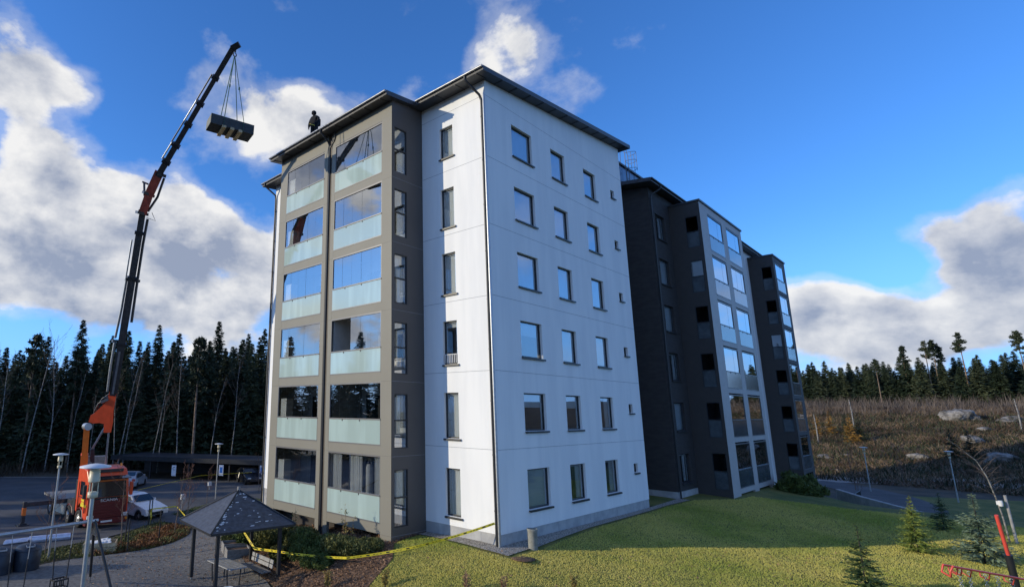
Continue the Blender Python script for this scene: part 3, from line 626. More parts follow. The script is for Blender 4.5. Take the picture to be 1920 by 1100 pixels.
# ---------------------------------------------------------------- people on the roof
def skinbody(name,pts,edges,rad,m,parent,loc,rz=0,sub=1):
    me=bpy.data.meshes.new(name); me.from_pydata(pts,edges,[]); o=link(name,me,parent,loc,rz)
    sk=o.modifiers.new('skin','SKIN'); 
    for v,r in zip(me.skin_vertices[0].data if me.skin_vertices else [],rad): v.radius=(r,r) if not isinstance(r,tuple) else r
    me.materials.append(G[m]); return o
def solid_from_skin(name,pts,edges,rad,m,parent,loc=(0,0,0),root=0,sub=2):
    bm=bmesh.new(); lay=bm.verts.layers.skin.verify(); vs=[]
    for i,(p_,r) in enumerate(zip(pts,rad)):
        v=bm.verts.new(p_); v[lay].radius=r if isinstance(r,tuple) else (r,r); v[lay].use_root=(i==root); vs.append(v)
    for a,b in edges: bm.edges.new((vs[a],vs[b]))
    me=bpy.data.meshes.new(name); bm.to_mesh(me); bm.free(); o=link(name,me,parent,loc)
    o.modifiers.new('skin','SKIN'); s=o.modifiers.new('sub','SUBSURF'); s.levels=s.render_levels=sub
    dg=bpy.context.evaluated_depsgraph_get(); m2=bpy.data.meshes.new_from_object(o.evaluated_get(dg)); o.modifiers.clear(); o.data=m2; m2.materials.clear(); m2.materials.append(G[m])
    for pl in m2.polygons: pl.use_smooth=True
    return o
PX,PY=-1.95,9.75; PZ=roofz(PX)
pr=thing('person','person in dark hooded work clothes standing on the roof edge above the balconies','person',(PX,PY,PZ),math.radians(15))
# local: +x towards the eave seen from below is -x ; figure faces -x/-y
P_=[(0,0,.98),(0,.0,1.18),(-.02,0,1.38),(-.03,0,1.50),(-.06,0,1.60),(-.08,0,1.70),(-.07,0,1.78),   # pelvis..head 0-6
    (0,.20,1.42),(-.06,.27,1.14),(-.16,.24,.90),(-.19,.23,.80),    # left arm 7-10
    (0,-.20,1.42),(-.02,-.30,1.16),(-.16,-.22,.98),(-.20,-.18,.92),   # right arm 11-14
    (0,.10,.90),(-.02,.12,.50),(.0,.13,.09),(-.13,.15,.05),           # left leg 15-18
    (.02,-.10,.90),(.03,-.13,.50),(.06,-.15,.09),(-.07,-.18,.05)]
E_=[(0,1),(1,2),(2,3),(3,4),(4,5),(5,6),(2,7),(7,8),(8,9),(9,10),(2,11),(11,12),(12,13),(13,14),(0,15),(15,16),(16,17),(17,18),(0,19),(19,20),(20,21),(21,22)]
R_=[(.22,.19),(.23,.19),(.23,.17),(.075,.075),(.09,.085),(.11,.10),(.07,.07),.095,.085,.07,.04,.095,.085,.07,.04,.14,.10,.085,.06,.14,.10,.085,.06]
solid_from_skin('body',P_,E_,R_,'cloth',pr)
for s,(hx,hy,hz) in ((1,(-.19,.23,.80)),(-1,(-.20,-.18,.92))):
    mb=MB(); mb.lathe((hx,hy,hz-.08),[(.01,0),(.035,.02),(.04,.06),(.03,.09)],8)
    for i in range(4): mb.tube([(hx-.02+.014*i,hy,hz-.06),(hx-.025+.014*i,hy-.005*s,hz-.10-.01*(i in(1,2))),(hx-.015+.014*i,hy-.01*s,hz-.135)],.008,5)
    mb.tube([(hx-.03,hy,hz-.03),(hx-.055,hy,hz-.075)],.009,5); obj('hand',mb,'cloth',pr)
mb=MB(); mb.lathe((-.07,0,1.66),[(.13,-.06),(.135,.02),(.12,.08),(.07,.12),(.01,.13)],14); obj('helmet',mb,'cloth',pr)
mb=MB(); mb.lathe((-.115,0,1.60),[(.01,-.03),(.05,0),(.06,.05),(.05,.08)],10); mb.tube([(-.16,0,1.64),(-.19,0,1.615)],.013,5); obj('face',mb,'skin',pr)
mb=MB(); mb.box(.12,.36,-.17,.17,1.02,1.45); obj('backpack',mb,'cloth',pr,bevel=.05)
mb=MB(); mb.bar((-.19,.16,1.0),(-.25,-.22,.78),.03,.02); obj('lanyard',mb,'yellow',pr)
# ---------------------------------------------------------------- truck
G['maroonorange']=mat('dull_red_paint',(.30,.055,.035),.45,var=.2)
TS=np.array([.9994,.035,0]); TB=np.array([-.035,.9994,0]); T0=np.array([-7.4,23.3,-2.5])
trz=math.atan2(-TS[1],-TS[0])+math.pi   # local +x = driver-side to passenger side, +y = backwards
TR=thing('crane_truck','orange crane truck with dark red grille and its long boom raised over the parking lot','truck',tuple(T0),math.atan2(TS[1],TS[0]))
w=2.46
def wheel(x,y,parent,r=.5,wd=.3,side=-1,nm='wheel'):
    m=MB(); 
    n=20
    prof=[(r*.62,-wd/2),(r*.93,-wd/2),(r,-wd/2+.05),(r,wd/2-.05),(r*.93,wd/2),(r*.62,wd/2)]
    vs=[];fs=[]
    for a_,b_ in prof:
        for k in range(n): t=2*math.pi*k/n; vs.append((b_,a_*math.cos(t),a_*math.sin(t)))
    for i in range(len(prof)):
        for k in range(n): k2=(k+1)%n; j=(i+1)%len(prof); fs.append((i*n+k,i*n+k2,j*n+k2,j*n+k))
    m.add(vs,fs,0,True); o=link(nm,mesh('tyre',m,['tyre']),parent,(x,y,r)); o.name=nm
    m=MB(); rp=[(r*.62,-wd*.3),(r*.55,-wd*.42),(r*.3,-wd*.2),(r*.22,-wd*.5),(.01,-wd*.5)] 
    vs=[];fs=[]
    for a_,b_ in rp:
        for k in range(n): t=2*math.pi*k/n; vs.append((b_*(-side),a_*math.cos(t),a_*math.sin(t)))
    for i in range(len(rp)-1):
        for k in range(n): k2=(k+1)%n; fs.append((i*n+k,i*n+k2,(i+1)*n+k2,(i+1)*n+k))
    m.add(vs,fs,0,True); m.box(-.02,.02,-r*.6,r*.6,-r*.6,r*.6) if False else None
    link('rim',mesh('rim',m,['rim']),o); return o
# cab: extruded side profile (y back, z)
prof=[(0.10,.55),(0.0,.95),(0.02,1.75),(.22,2.75),(.62,3.28),(1.25,3.42),(2.1,3.42),(2.1,.9),(1.9,.8),(1.75,1.15),(1.35,1.35),(.95,1.15),(.75,.75),(.6,.55)]
m=MB(); n=len(prof)
ctr=(1.05,1.9)
m.add([(0.06,a,b) for a,b in prof]+[(w-.06,a,b) for a,b in prof],[tuple(range(n)),tuple(range(n,2*n))[::-1]]+[(i,n+i,n+(i+1)%n,(i+1)%n) for i in range(n)],0)
cb=obj('cab',m,['orange'],TR,bevel=.07)
m=MB(); m.quad((.22,.06+.02,1.78),(w-.22,.08,1.78),(w-.26,.235,2.62),(.26,.235,2.62)); m.v=[(x,y-.10,z) for x,y,z in m.v]; obj('windscreen',m,['cglass'],TR)
m=MB(); m.box(.18,w-.18,-.05,.03,.62,1.70)
for z in np.arange(.75,1.65,.16): m.box(.32,w-.32,-.075,-.05,z,z+.09)
m.box(.2,w-.2,-.065,-.052,1.66,1.76,1); obj('grille',m,['maroon','cglass'],TR,bevel=.01)
m=MB(); m.box(.2,w-.2,-.03,.12,2.66,2.74); m.box(.25,w-.25,.30,.34,2.80,2.86); obj('front_trim',m,['brightorange'],TR,bevel=.01)
m=MB(); m.box(-.03,.02,.25,.33,.95,1.75).box(-.02,.02,.35,1.55,1.74,1.78).box(-.02,.02,1.5,1.54,1.0,2.6); obj('door_seam',m,['maroon'],TR)
for i,x in enumerate((.35,w-.35)):
    m=MB(); m.lathe((x,.9,3.42),[(.07,0),(.07,.14),(.03,.17)],10); obj('beacon',m,['amber'],TR)
m=MB(); m.box(-.02,.45,.55,.95,.30,.36).box(-.02,.45,.55,.95,.62,.66); obj('step',m,['galv'],TR)
m=MB(); m.box(0.02,w-.02,-.10,.3,.28,.60,0).box(.85,1.5,-.108,-.10,.38,.48,1); obj('bumper',m,['maroon','plate'],TR,bevel=.03)
for x in (.10,w-.42):
    m=MB(); m.box(x,x+.34,-.085,.1,.62,.82); obj('headlight',m,['lens'],TR,bevel=.02); m=MB(); m.box(x-.02 if x<1 else x+.2,x+.14 if x<1 else x+.36,-.115,-.08,.42,.56); obj('indicator_light',m,['amber'],TR,bevel=.01)
m=MB(); m.obox((w/2,-.02,2.86),(w/2-.12,0,0),(0,.26,.06),(0,-.01,.02)); obj('sun_visor',m,['cglass'],TR)
m=MB(); m.box(.35,w-.35,.42,.52,3.13,3.30); obj('roof_sign',m,['frame'],TR)
for s,x in ((-1,0),(1,w)):
    m=MB(); m.box(x-.20 if s<0 else x+.02,x-.02 if s<0 else x+.20,.10,.26,1.75,2.5); m.bar((x,.3,2.5),(x+s*.12,.2,2.5),.04,.04); m.bar((x,.3,1.85),(x+s*.12,.2,1.85),.04,.04); obj('wing_mirror',m,['orange' if s>0 else 'frame'],TR,bevel=.02)
    m=MB(); xx=x+.052 if s<0 else x-.052; m.quad((xx,.55,1.85),(xx,1.45,1.85),(xx,1.45,2.62),(xx,.75,2.62)); obj('side_window',m,['cglass'],TR)
m=MB(); m.box(.0,.05,.15,1.0,1.25,1.40,0).box(.0,.05,.5,.95,1.55,1.66,1).box(0,.05,.5,.9,1.42,1.5,1); obj('door_stripe',m,['yellow','yellow'],TR)
m=MB()
for (a,b) in ((.75,0),(1.95,0)): pass
m=MB(); m.box(.45,.62,1.2,8.3,.75,1.0).box(w-.62,w-.45,1.2,8.3,.75,1.0).box(.1,w-.1,2.3,2.9,.6,1.5); obj('chassis',m,['boomgrey'],TR)
m=MB(); m.box(.02,w-.02,4.6,8.4,1.12,1.26,0)
for y in np.arange(4.6,8.4,.85): m.box(0,.02,y,y+.04,1.1,1.3,1)
obj('flatbed',m,['greywood','boomgrey'],TR)
m=MB(); m.box(.0,.5,3.95,5.6,.4,1.0); obj('side_tank',m,['cream'],TR,bevel=.04)
for y in (1.35,3.25,6.9):
    for x,s in ((.18,-1),(w-.18,1)): wheel(x,y,TR,.5,.3,s)
m=MB()
for y in (1.35,3.25):
    m.tube([(.12,y-.62,.55),(.12,y-.45,.98),(.12,y,1.12),(.12,y+.45,.98),(.12,y+.62,.55)],[.05]*5,6)
obj('mudguard',m,['maroon'],TR)
m=MB(); m.box(.15,.55,2.25,2.6,1.0,2.6); obj('air_intake',m,['frame'],TR,bevel=.03)
m=MB(); m.box(.35,1.75,2.25,2.75,3.35,3.95); obj('deflector_box',m,['boomlight'],TR,bevel=.02)
m=MB(); m.box(-2.1,2.0,4.1,4.3,1.05,1.30,0); m.box(-2.2,-2.02,4.08,4.32,.15,1.35,0).box(-2.21,-2.01,4.07,4.33,.55,1.0,1).box(-2.3,-1.9,4.0,4.4,.05,.13,0); m.box(-2.4,-1.8,3.9,4.5,-.03,.05,0); obj('outrigger',m,['boomgrey','brightorange'],TR,bevel=.02)
# lettering on the front
def text(body,size,loc,rot,m,parent,name='lettering',ext=.004,font_sx=1.0):
    cu=bpy.data.curves.new(name,'FONT'); cu.body=body; cu.size=size; cu.extrude=ext; cu.align_x='CENTER'; cu.align_y='CENTER'
    o=bpy.data.objects.new('t',cu); C.objects.link(o); dg=bpy.context.evaluated_depsgraph_get(); me=bpy.data.meshes.new_from_object(o.evaluated_get(dg)); bpy.data.objects.remove(o); me.materials.clear(); me.materials.append(G[m])
    k=link(name,me,parent,loc); k.rotation_euler=rot; k.scale=(font_sx,1,1); return k
text('SCANIA',.21,(w/2,-.085,1.60),(math.pi/2,0,0),'plate',TR,font_sx=1.35)
# the crane: world points of the boom, built as a thing fixed to the truck
def TL(P):   # world -> truck local
    d=np.array(P,float)-T0; c_,s_=TS[0],TS[1]; return (d[0]*c_+d[1]*s_,-d[0]*s_+d[1]*c_,d[2])
cr_=[(-7.13,25.64,1.15),(-7.17,25.16,3.41),(-6.91,24.63,4.39),(-6.43,23.77,5.37)]
K=[np.array(q) for q in [(-6.45,23.2,6.6),(-7.28,19.19,15.78),(-7.06,17.88,17.69),(-6.78,16.17,19.31),(-6.84,13.46,20.73),(-6.79,11.93,21.53),(-6.69,10.35,22.35)]]
CAMV=lambda P:(CAM-np.array(P))/np.linalg.norm(CAM-np.array(P))
def bar(mb,a,b,w_,h_,m): mb.bar(TL(a),TL(b),w_,h_,m,up=np.array(TL(np.array(a)+CAMV(a)))-np.array(TL(a)))
m=MB(); base=np.array([-6.6,26.3,-1.3]); m.lathe(TL(base),[(.55,0),(.55,.4),(.4,.5),(.36,1.9)],14); m.box(.1,w-.1,2.75,3.7,1.0,1.35); obj('crane_base',m,['boomgrey'],TR)
A0=np.array([-7.0,25.9,.0]); A1=np.array([-7.3,25.2,3.2]); 
m=MB(); bar(m,A0,A0+(A1-A0)*.5,.42,.5,0); bar(m,A0+(A1-A0)*.5,A1,.34,.5,0)
m.tube([TL(A1+[-.02,-.35,.08]),TL(A1+[.02,.35,.08])],.22,14,1); obj('crane_mast',m,['brightorange','galv'],TR)
m=MB(); bar(m,A0+[.55,0,.2],A0+(A1-A0)*.6+[.42,0,0],.24,.24,0); m.tube([TL(A0+(A1-A0)*.6+[.42,0,0]),TL(A1+[1.0,-.3,.1])],.07,8,1); obj('lift_cylinder',m,['boomgrey','galv'],TR)
OUTL=[(-7.31,24.96,3.58),(-7.27,24.81,3.97),(-7.14,24.66,4.07),(-6.75,24.13,4.68),(-6.65,23.9,5.14),(-6.62,23.79,5.43),(-6.29,23.51,5.37),(-6.27,23.81,4.24),(-6.19,23.93,3.59),(-6.19,24.12,2.95),(-6.53,24.43,2.94),(-6.59,24.33,3.46),(-6.82,24.52,3.52),(-7.1,24.8,3.48)]
TN=np.array([.31,.95,.03])*.17
m=MB(); a=[TL(np.array(q)-TN) for q in OUTL]; b=[TL(np.array(q)+TN) for q in OUTL]; n=len(a)
m.add(a,[tuple(range(n))],0); m.add(b,[tuple(range(n))[::-1]],0); m.add(a+b,[(i,n+i,n+(i+1)%n,(i+1)%n) for i in range(n)],0)
obj('elbow_frame',m,['orange'],TR)
m=MB(); m.tube([TL((-6.3,24.21,3.1)),TL((-6.12,24.7,1.0))],.06,8); obj('support_cylinder',m,['galv'],TR)
m=MB()
for a,b in (((-7.15,24.6,4.2),(-6.75,24.0,4.95)),((-7.05,24.5,4.4),(-6.6,23.8,5.3))): m.tube([TL(a),TL((np.array(a)+np.array(b))/2+[-.1,0,.1]),TL(b)],.035,6)
m.bar(TL((-6.95,24.1,4.75)),TL((-6.62,23.8,4.95)),.18,.16); m.bar(TL((-6.85,23.95,5.05)),TL((-6.62,23.78,5.1)),.14,.10)
obj('hydraulic_valve',m,['boomgrey'],TR)
BP=[(-6.44,23.64,5.2),(-6.66,22.56,8.4),(-6.97,20.93,12.1),(-7.22,19.91,14.49),(-7.3,19.19,15.78)]
BP=[tuple(np.array(BP[0])*(1-f)+np.array(BP[4])*f) for f in (0,.29,.65,.89,1)]; wd=[.43,.42,.38,.35,.34]
m=MB()
for i in range(4):
    bar(m,BP[i],BP[i+1],wd[i],.34,0)
    d=np.array(BP[i+1])-np.array(BP[i]); d/=np.linalg.norm(d); bar(m,np.array(BP[i+1])-d*.16,np.array(BP[i+1])+d*.02,wd[i]+.13,.44,1)
bar(m,(-6.56,23.4,5.3),(-6.70,22.4,8.3),.12,.365,2)
obj('main_boom',m,['boomgrey','blackmetal','boomlight'],TR)
m=MB(); m.tube([TL(q) for q in ((-6.85,23.5,5.4),(-6.98,23.0,6.8),(-7.02,22.6,8.3))],.07,8,0); m.tube([TL(q) for q in ((-7.07,22.4,8.6),(-7.12,21.7,10.25),(-7.24,21.0,11.9))],.075,8,0); m.tube([TL(q) for q in ((-7.3,20.95,11.9),(-7.42,20.2,14.2))],.05,8,0)
m.tube([TL(q) for q in ((-6.50,21.56,9.5),(-6.70,20.68,11.92),(-6.85,19.92,14.0),(-6.92,19.36,15.4))],.08,8,1)
for q in ((-7.0,22.5,8.4),(-7.1,21.0,11.95),(-6.75,20.75,11.9)): m.obox(TL(q),(.2,0,0),(0,.12,0),(0,0,.07),1)
obj('extension_cylinder',m,['galv','boomgrey'],TR)
m=MB(); J0=np.array((-7.32,19.15,15.6));J1=np.array((-7.25,18.6,16.6));J2=np.array((-7.06,17.8,17.85))
bar(m,J0,J1,.46,.4,0); bar(m,J1,J2,.50,.42,0); bar(m,J1+[-.35,0,.1],J1+[.28,0,.0],.16,.45,1); bar(m,J0+[-.35,0,.0],J0+[.28,0,.0],.16,.45,1); bar(m,J2+[-.1,0,-.15],J2+[.35,-.1,-.2],.18,.45,1); m.tube([TL(J0+[.3,0,.2]),TL(J1+[.5,0,0]),TL(J2+[.3,0,-.3])],.07,8,1)
m.tube([TL(J0+[.25,0,-.2]),TL(J0+[.75,-.1,-.3]),TL(J0+[.5,-.1,.15])],.02,5,1); bar(m,J1+[-.34,0,.7],J1+[-.25,0,-.1],.12,.12,1); bar(m,J1+[-.45,0,.7],J1+[-.1,0,.65],.1,.1,1)
obj('boom_knuckle',m,['maroonorange','boomgrey'],TR)
JP=[(-7.1,17.85,17.6),(-6.96,16.98,18.49),(-6.82,16.08,19.26),(-6.83,14.88,20.06),(-6.81,13.55,20.79),(-6.75,12.01,21.59),(-6.68,10.36,22.32)]
JP=[tuple(np.array(JP[0])*(1-f)+np.array(JP[6])*f) for f in (0,.13,.27,.44,.60,.79,1)]; JW=[.34,.31,.28,.26,.23,.26]
m=MB()
for i in range(6):
    bar(m,JP[i],JP[i+1],JW[i],.26,0 if i<5 else 2)
    d=np.array(JP[i+1])-np.array(JP[i]); d/=np.linalg.norm(d); e_=np.array(JP[i+1])
    if i<5: bar(m,e_-d*.14,e_+d*.02,JW[i]+.14,.34,1)
obj('jib_boom',m,['boomgrey','blackmetal','boomgrey'],TR)
m=MB(); 
for i,(o0,o1) in enumerate(((.33,.30),(.33,.30),(.30,.27),(.27,.25))):
    a=np.array(JP[i+1]);b=np.array(JP[i+2]); d=b-a; sd=np.cross(d/np.linalg.norm(d),CAMV(a)); sd*=-1 if sd[0]>0 else 1
    m.tube([TL(a+sd*o0),TL(b+sd*o1)],.04,8,i%2)
obj('jib_cylinder',m,['galv','boomgrey'],TR)
m=MB(); bar(m,(-6.72,10.45,22.25),(-6.50,10.1,22.42),.30,.25,0); m.tube([TL((-6.6,10.3,22.3)),TL((-6.58,10.36,22.05))],.05,8,0)
m.tube([TL((-6.58+.09*math.sin(a),10.37,21.93+.10*math.cos(a))) for a in np.linspace(.3,5.4,9)],.028,6,0); obj('hook',m,['blackmetal'],TR)
# hanging load
LC=np.array((-6.45,10.58,18.02)); lxv=np.array([.976,-.216,-.03]); lxv/=np.linalg.norm(lxv); lyv=np.cross((0,0,1),lxv); lyv/=np.linalg.norm(lyv); lzv=np.cross(lxv,lyv)
LD=thing('hanging_load','long dark covered crate on wooden runners hanging from the crane in mid-air','load',tuple(LC-np.array([0,0,.3])))
m=MB(); m.obox((0,0,.30),lxv*1.06,lyv*.47,lzv*.25,0); m.obox(np.array((0,0,.30))-lxv*1.063,lxv*.003,lyv*.46,lzv*.24,1); obj('crate',m,['load','loadend'],LD)
for k in (-.42,-.02,.38): m=MB(); m.obox(np.array((0,0,.02))+lxv*k,lxv*.09,lyv*.52,lzv*.06,0); obj('runner',m,['wood'],LD)
SL=thing('lifting_sling','dark webbing slings running from the crane hook down round the hanging crate','sling',(-6.58,10.37,21.85))
m=MB(); O=np.array([-6.58,10.37,21.85]); top_=np.array([0,0,-.02]); mid=np.array([.0,0,-2.2])+0*O
for k,y in ((-.45,-.53),(.5,-.53),(-.45,.53),(.5,.53)):
    q=LC+lxv*k+lyv*y+lzv*.25-O; qb=LC+lxv*k+lyv*y-lzv*.25-O
    m.bar(top_+np.array([.03*k,0,0]),q,.03,.03); m.bar(q,qb,.05,.012); 
for k in (-.45,.5): m.bar(LC+lxv*k-lyv*.53-lzv*.25-O,LC+lxv*k+lyv*.53-lzv*.25-O,.05,.012)
for k,y in ((-.45,-.53),(.5,-.53)):
    q=LC+lxv*k+lyv*y+lzv*.25-O; m.obox(top_+(q-top_)*.5,(.03,0,0),(0,.03,0),(0,0,.07))
obj('webbing',m,['strapgreen'],SL)
# ---------------------------------------------------------------- cars
def car(loc,rz,body,label,group='cars parked near the carport',L_=4.2,hat=True,roofm=None):
    t=thing('parked_car',label,'car',loc,rz,group)
    # side profile, x back, z up ; front at x=0
    P=[(0.0,.32),(-.02,.55),(.08,.72),(.85,.92),(1.25,1.02),(1.75,1.38),(2.2,1.47),(3.1,1.46),(3.75,1.25),(4.05,.98),(4.18,.70),(4.15,.35)]
    wheels_=[.78,3.35]
    bot=[(3.72,.30)]+[(3.35+.36*math.cos(a),.30+.36*math.sin(a)) for a in np.linspace(.2,2.94,7)]+[(1.15,.25)]+[(.78+.36*math.cos(a),.30+.36*math.sin(a)) for a in np.linspace(.2,2.94,7)]
    prof=P+bot; n=len(prof); hw=.86
    def xw(x,z): return hw-(.22*max(0,(z-.95))/.5)
    m=MB(); a=[(x,-xw(x,z),z) for x,z in prof]; b=[(x,xw(x,z),z) for x,z in prof]
    m.add(a+b,[tuple(range(n)),tuple(range(n,2*n))[::-1]]+[(i,n+i,n+(i+1)%n,(i+1)%n) for i in range(n)],0)
    obj('body',m,[body],t,bevel=.04)
    m=MB()
    m.quad((1.27,-.70,1.04),(1.27,.70,1.04),(1.74,.60,1.37),(1.74,-.60,1.37)); m.v=[(x-.045,y,z+.035) for x,y,z in m.v]; obj('windscreen',m,['cglass'],t)
    m=MB(); m.quad((3.2,-.60,1.46),(3.2,.60,1.46),(3.78,.66,1.2),(3.78,-.66,1.2)); m.v=[(x+.03,y,z+.03) for x,y,z in m.v]; obj('rear_window',m,['cglass'],t)
    for s in (-1,1):
        m=MB(); q=[(1.42,1.03),(1.83,1.34),(3.05,1.37),(3.55,1.10),(3.3,1.0)]; f=[(x,s*(xw(x,z)+.012),z) for x,z in q]; m.add(f,[tuple(range(5)) if s<0 else tuple(range(5))[::-1]],0); obj('side_window',m,['cglass'],t)
        m=MB(); m.box(-.02,.25,s*.55-.16,s*.55+.16,.60,.72); obj('headlight',m,['lens'],t,bevel=.02)
        m=MB(); m.box(3.98,4.17,s*.66-.12,s*.66+.12,.78,.98); obj('tail_light',m,['redlens'],t,bevel=.02)
        m=MB(); m.box(1.4,1.55,s*.9-.08,s*.9+.08,1.0,1.12); obj('wing_mirror',m,[body],t,bevel=.02)
    m=MB(); m.box(-.035,.02,-.45,.45,.36,.52); obj('grille',m,['frame'],t)
    for x in wheels_:
        for s in (-1,1):
            W_=wheel(0,0,t,.31,.2,-s); W_.location=(x,s*.76,.31); W_.rotation_euler=(0,0,math.pi/2 if s<0 else math.pi/2)
    return t
car((-2.9,24.0,-2.5),R(107),'carwhite','white hatchback with half its side wrapped in bright plastic sheet beside the crane truck')
car((3.1,43.6,-2.75),R(-125),'carsilver','pale silver hatchback seen from behind at the open edge of the carport',)
car((11.3,35.8,-2.72),R(75),'carblack','black car parked in the shade under the far end of the carport')
# carport
a0=np.array([4.2,50.6]); a1=np.array([14.6,34.4]); dd=(a1-a0)/np.linalg.norm(a1-a0); nn=np.array([-dd[1],dd[0]]); 
if nn@np.array([1,1])<0: nn=-nn
a0=a0-dd*1.5; a1=a1+dd*9
CP_=thing('carport','long low black carport with flat roof and dark posts in front of the forest','carport',(a0[0],a0[1],-2.75),math.atan2(dd[1],dd[0]))
Lc=float(np.linalg.norm(a1-a0))
# local y>0 is nn if right-handed
sg=1 if (-math.sin(math.atan2(dd[1],dd[0]))*nn[0]+math.cos(math.atan2(dd[1],dd[0]))*nn[1])>0 else -1
m=MB(); m.box(0,Lc,min(0,sg*5.5)-.3,max(0,sg*5.5)+.3,2.05,2.12,1); m.box(-.05,Lc,-.36*sg-.03,-.36*sg+.03,1.75,2.2,0); m.box(-.05,0,min(0,sg*5.5)-.3,max(0,sg*5.5)+.3,1.75,2.2,0); obj('roof',m,['blackmetal','roofsheet'],CP_)
m=MB(); m.box(0,Lc,sg*5.4-.05,sg*5.4+.05,0,2.05); obj('back_wall',m,['innerblack'] if False else ['wingwall'],CP_)
for k in range(int(Lc//4.6)+1):
    m=MB(); m.box(-.08,.08,-.08,.08,0,2.05); obj('post',m,['blackmetal'],CP_,(.1+k*4.6,0,0))
def at_w(P): return P
for i,(x,y,lab,tx) in enumerate(((6.12,42.32,'white sign plate with a letter on the leftmost signed carport post','C'),(9.85,39.8,'pale sign plate hanging on the carport post behind the middle street lamp',''),(12.75,36.95,'pale blue and white sign plate beside the dark car under the carport',''))):
    t=thing('parking_sign',lab,'sign',(x-.25,y-.35,-2.0),math.atan2(dd[1],dd[0]),'signs on the carport'); m=MB(); m.box(-.24,.24,-.02,.02,0,1.0); obj('plate',m,['signwhite'],t)
    if tx: 
        k_=text(tx,.42,(0,-.03,.68),(math.pi/2,0,0),'frame',t)
    else: m=MB(); m.box(-.16,.16,-.024,-.02,.25,.8); obj('symbol',m,['signblue'],t)
# ---------------------------------------------------------------- street lamps
def lamp(name,x,y,z0,h,label,r=.33):
    t=thing('street_lamp',label,'street lamp',(x,y,z0),0,'disc topped path lamps')
    m=MB(); m.tube([(0,0,0),(0,0,h-.62)],[.055,.04],10); obj('pole',m,['galv'],t)
    m=MB(); m.lathe((0,0,h),[(.03,-.03),(r,-.02),(r,.01),(r*.4,.05),(.05,.06)],24); obj('disc_top',m,['lampwhite'],t)
    m=MB(); m.lathe((0,0,h-.62),[(.05,0),(.10,.02),(.10,.12),(.06,.13)],14)
    m.lathe((0,0,h-.30),[(.11,0),(.115,.01),(.115,.02),(.10,.24),(.03,.27)],14); 
    for a in range(3): m.tube([(.09*math.cos(a*2.1),.09*math.sin(a*2.1),h-.5),(.09*math.cos(a*2.1),.09*math.sin(a*2.1),h-.28)],.012,5)
    obj('lantern',m,['lampcream'],t); return t
lamp('l',-10.75,16.59,-2.25,4.55,'slim disc topped lamp standing left of the truck in the grass strip')
lamp('l',4.28,30.08,-2.66,4.3,'disc topped lamp standing in the parking lot behind the pavilion')
lamp('l',57.2,-9.7,-3.3,4.5,'lone lamp post on the dark slope at the far right path')
lamp('l',59.5,-3.45,-3.25,4.4,'lamp post by the far path near the end of the charcoal wing')
lamp('l',-14.28,-.03,-2.12,5.35,'nearest lamp with cream lantern and wide white disc in front of the truck',.30)
# ---------------------------------------------------------------- pavilion
PV=thing('pavilion','open pavilion with hipped dark shingle roof on four black posts','pavilion',(-6.17,8.25,-2.2))
PV.rotation_euler=(0,0,R(-6)); rx,ry=1.72,1.72; ez=2.22; az_=3.42
m=MB()
cs=[(-rx,-ry),(rx,-ry),(rx,ry),(-rx,ry)]
for i in range(4):
    a=cs[i];b=cs[(i+1)%4]
    nst=12
    for k in range(nst):      # overlapping shingle courses
        f0=k/nst;f1=(k+1)/nst; z0=ez+(az_-ez)*f0+.008; z1=ez+(az_-ez)*f1+.002
        m.quad((a[0]*(1-f0),a[1]*(1-f0),z0),(b[0]*(1-f0),b[1]*(1-f0),z0),(b[0]*(1-f1),b[1]*(1-f1),z1),(a[0]*(1-f1),a[1]*(1-f1),z1),0)
        m.quad((a[0]*(1-f0),a[1]*(1-f0),z0-.006),(b[0]*(1-f0),b[1]*(1-f0),z0-.006),(b[0]*(1-f0),b[1]*(1-f0),z0),(a[0]*(1-f0),a[1]*(1-f0),z0),0)
    m.quad((a[0],a[1],ez-.07),(b[0],b[1],ez-.07),(b[0],b[1],ez+.01),(a[0],a[1],ez+.01),1)
m.quad((-rx,-ry,ez-.07),(-rx,ry,ez-.07),(rx,ry,ez-.07),(rx,-ry,ez-.07),1)
for c_ in cs: m.tube([(c_[0],c_[1],ez+.02),(0,0,az_+.02)],.035,6,1)
rf_=obj('roof',m,['shingle','blackmetal'],PV)
m=MB(); m.lathe((0,0,az_-.03),[(.07,0),(.07,.16),(.02,.17)],8); obj('finial',m,['greywood'],rf_)
rr=random.Random(5); m=MB()
for i in range(46):   # bird droppings and lichen flakes on one slope
    f=rr.uniform(.05,.9); u=rr.uniform(-.8,.8)*(1-f) if i%2 else (rr.uniform(-.99,-.85))*(1-f); z=ez+(az_-ez)*f+.024
    x,y=u*rx,-(1-f)*ry; s_=rr.uniform(.012,.10); q_=rr.uniform(.008,.022); m.quad((x-s_,y-q_,z-q_*.7),(x+s_*rr.uniform(.3,1),y-q_,z-q_*.7),(x+s_,y+q_,z+q_*.7),(x-s_*rr.uniform(.2,.8),y+q_,z+q_*.7),0)
obj('lichen_spot',m,['foil'],rf_) if False else tag(obj('lichen_spots',m,['lampwhite'],rf_),kind='stuff')
for x,y in ((-1.28,-1.3),(1.2,-1.4),(-1.28,1.2),(1.28,1.3)):
    m=MB(); m.box(-.06,.06,-.06,.06,.12,ez-.02,0).box(-.02,.02,-.02,.02,0,.12,1); obj('post',m,['blackmetal','galv'],PV,(x,y,0))
T=thing('picnic_table','grey plank table on steel legs under the pavilion','table',(-6.5,8.3,-2.2))
m=MB()
for i in range(4): m.box(-.36+i*.185,-.36+i*.185+.17,-.95,.95,.70,.74)
obj('tabletop',m,['greywoodlt'],T)
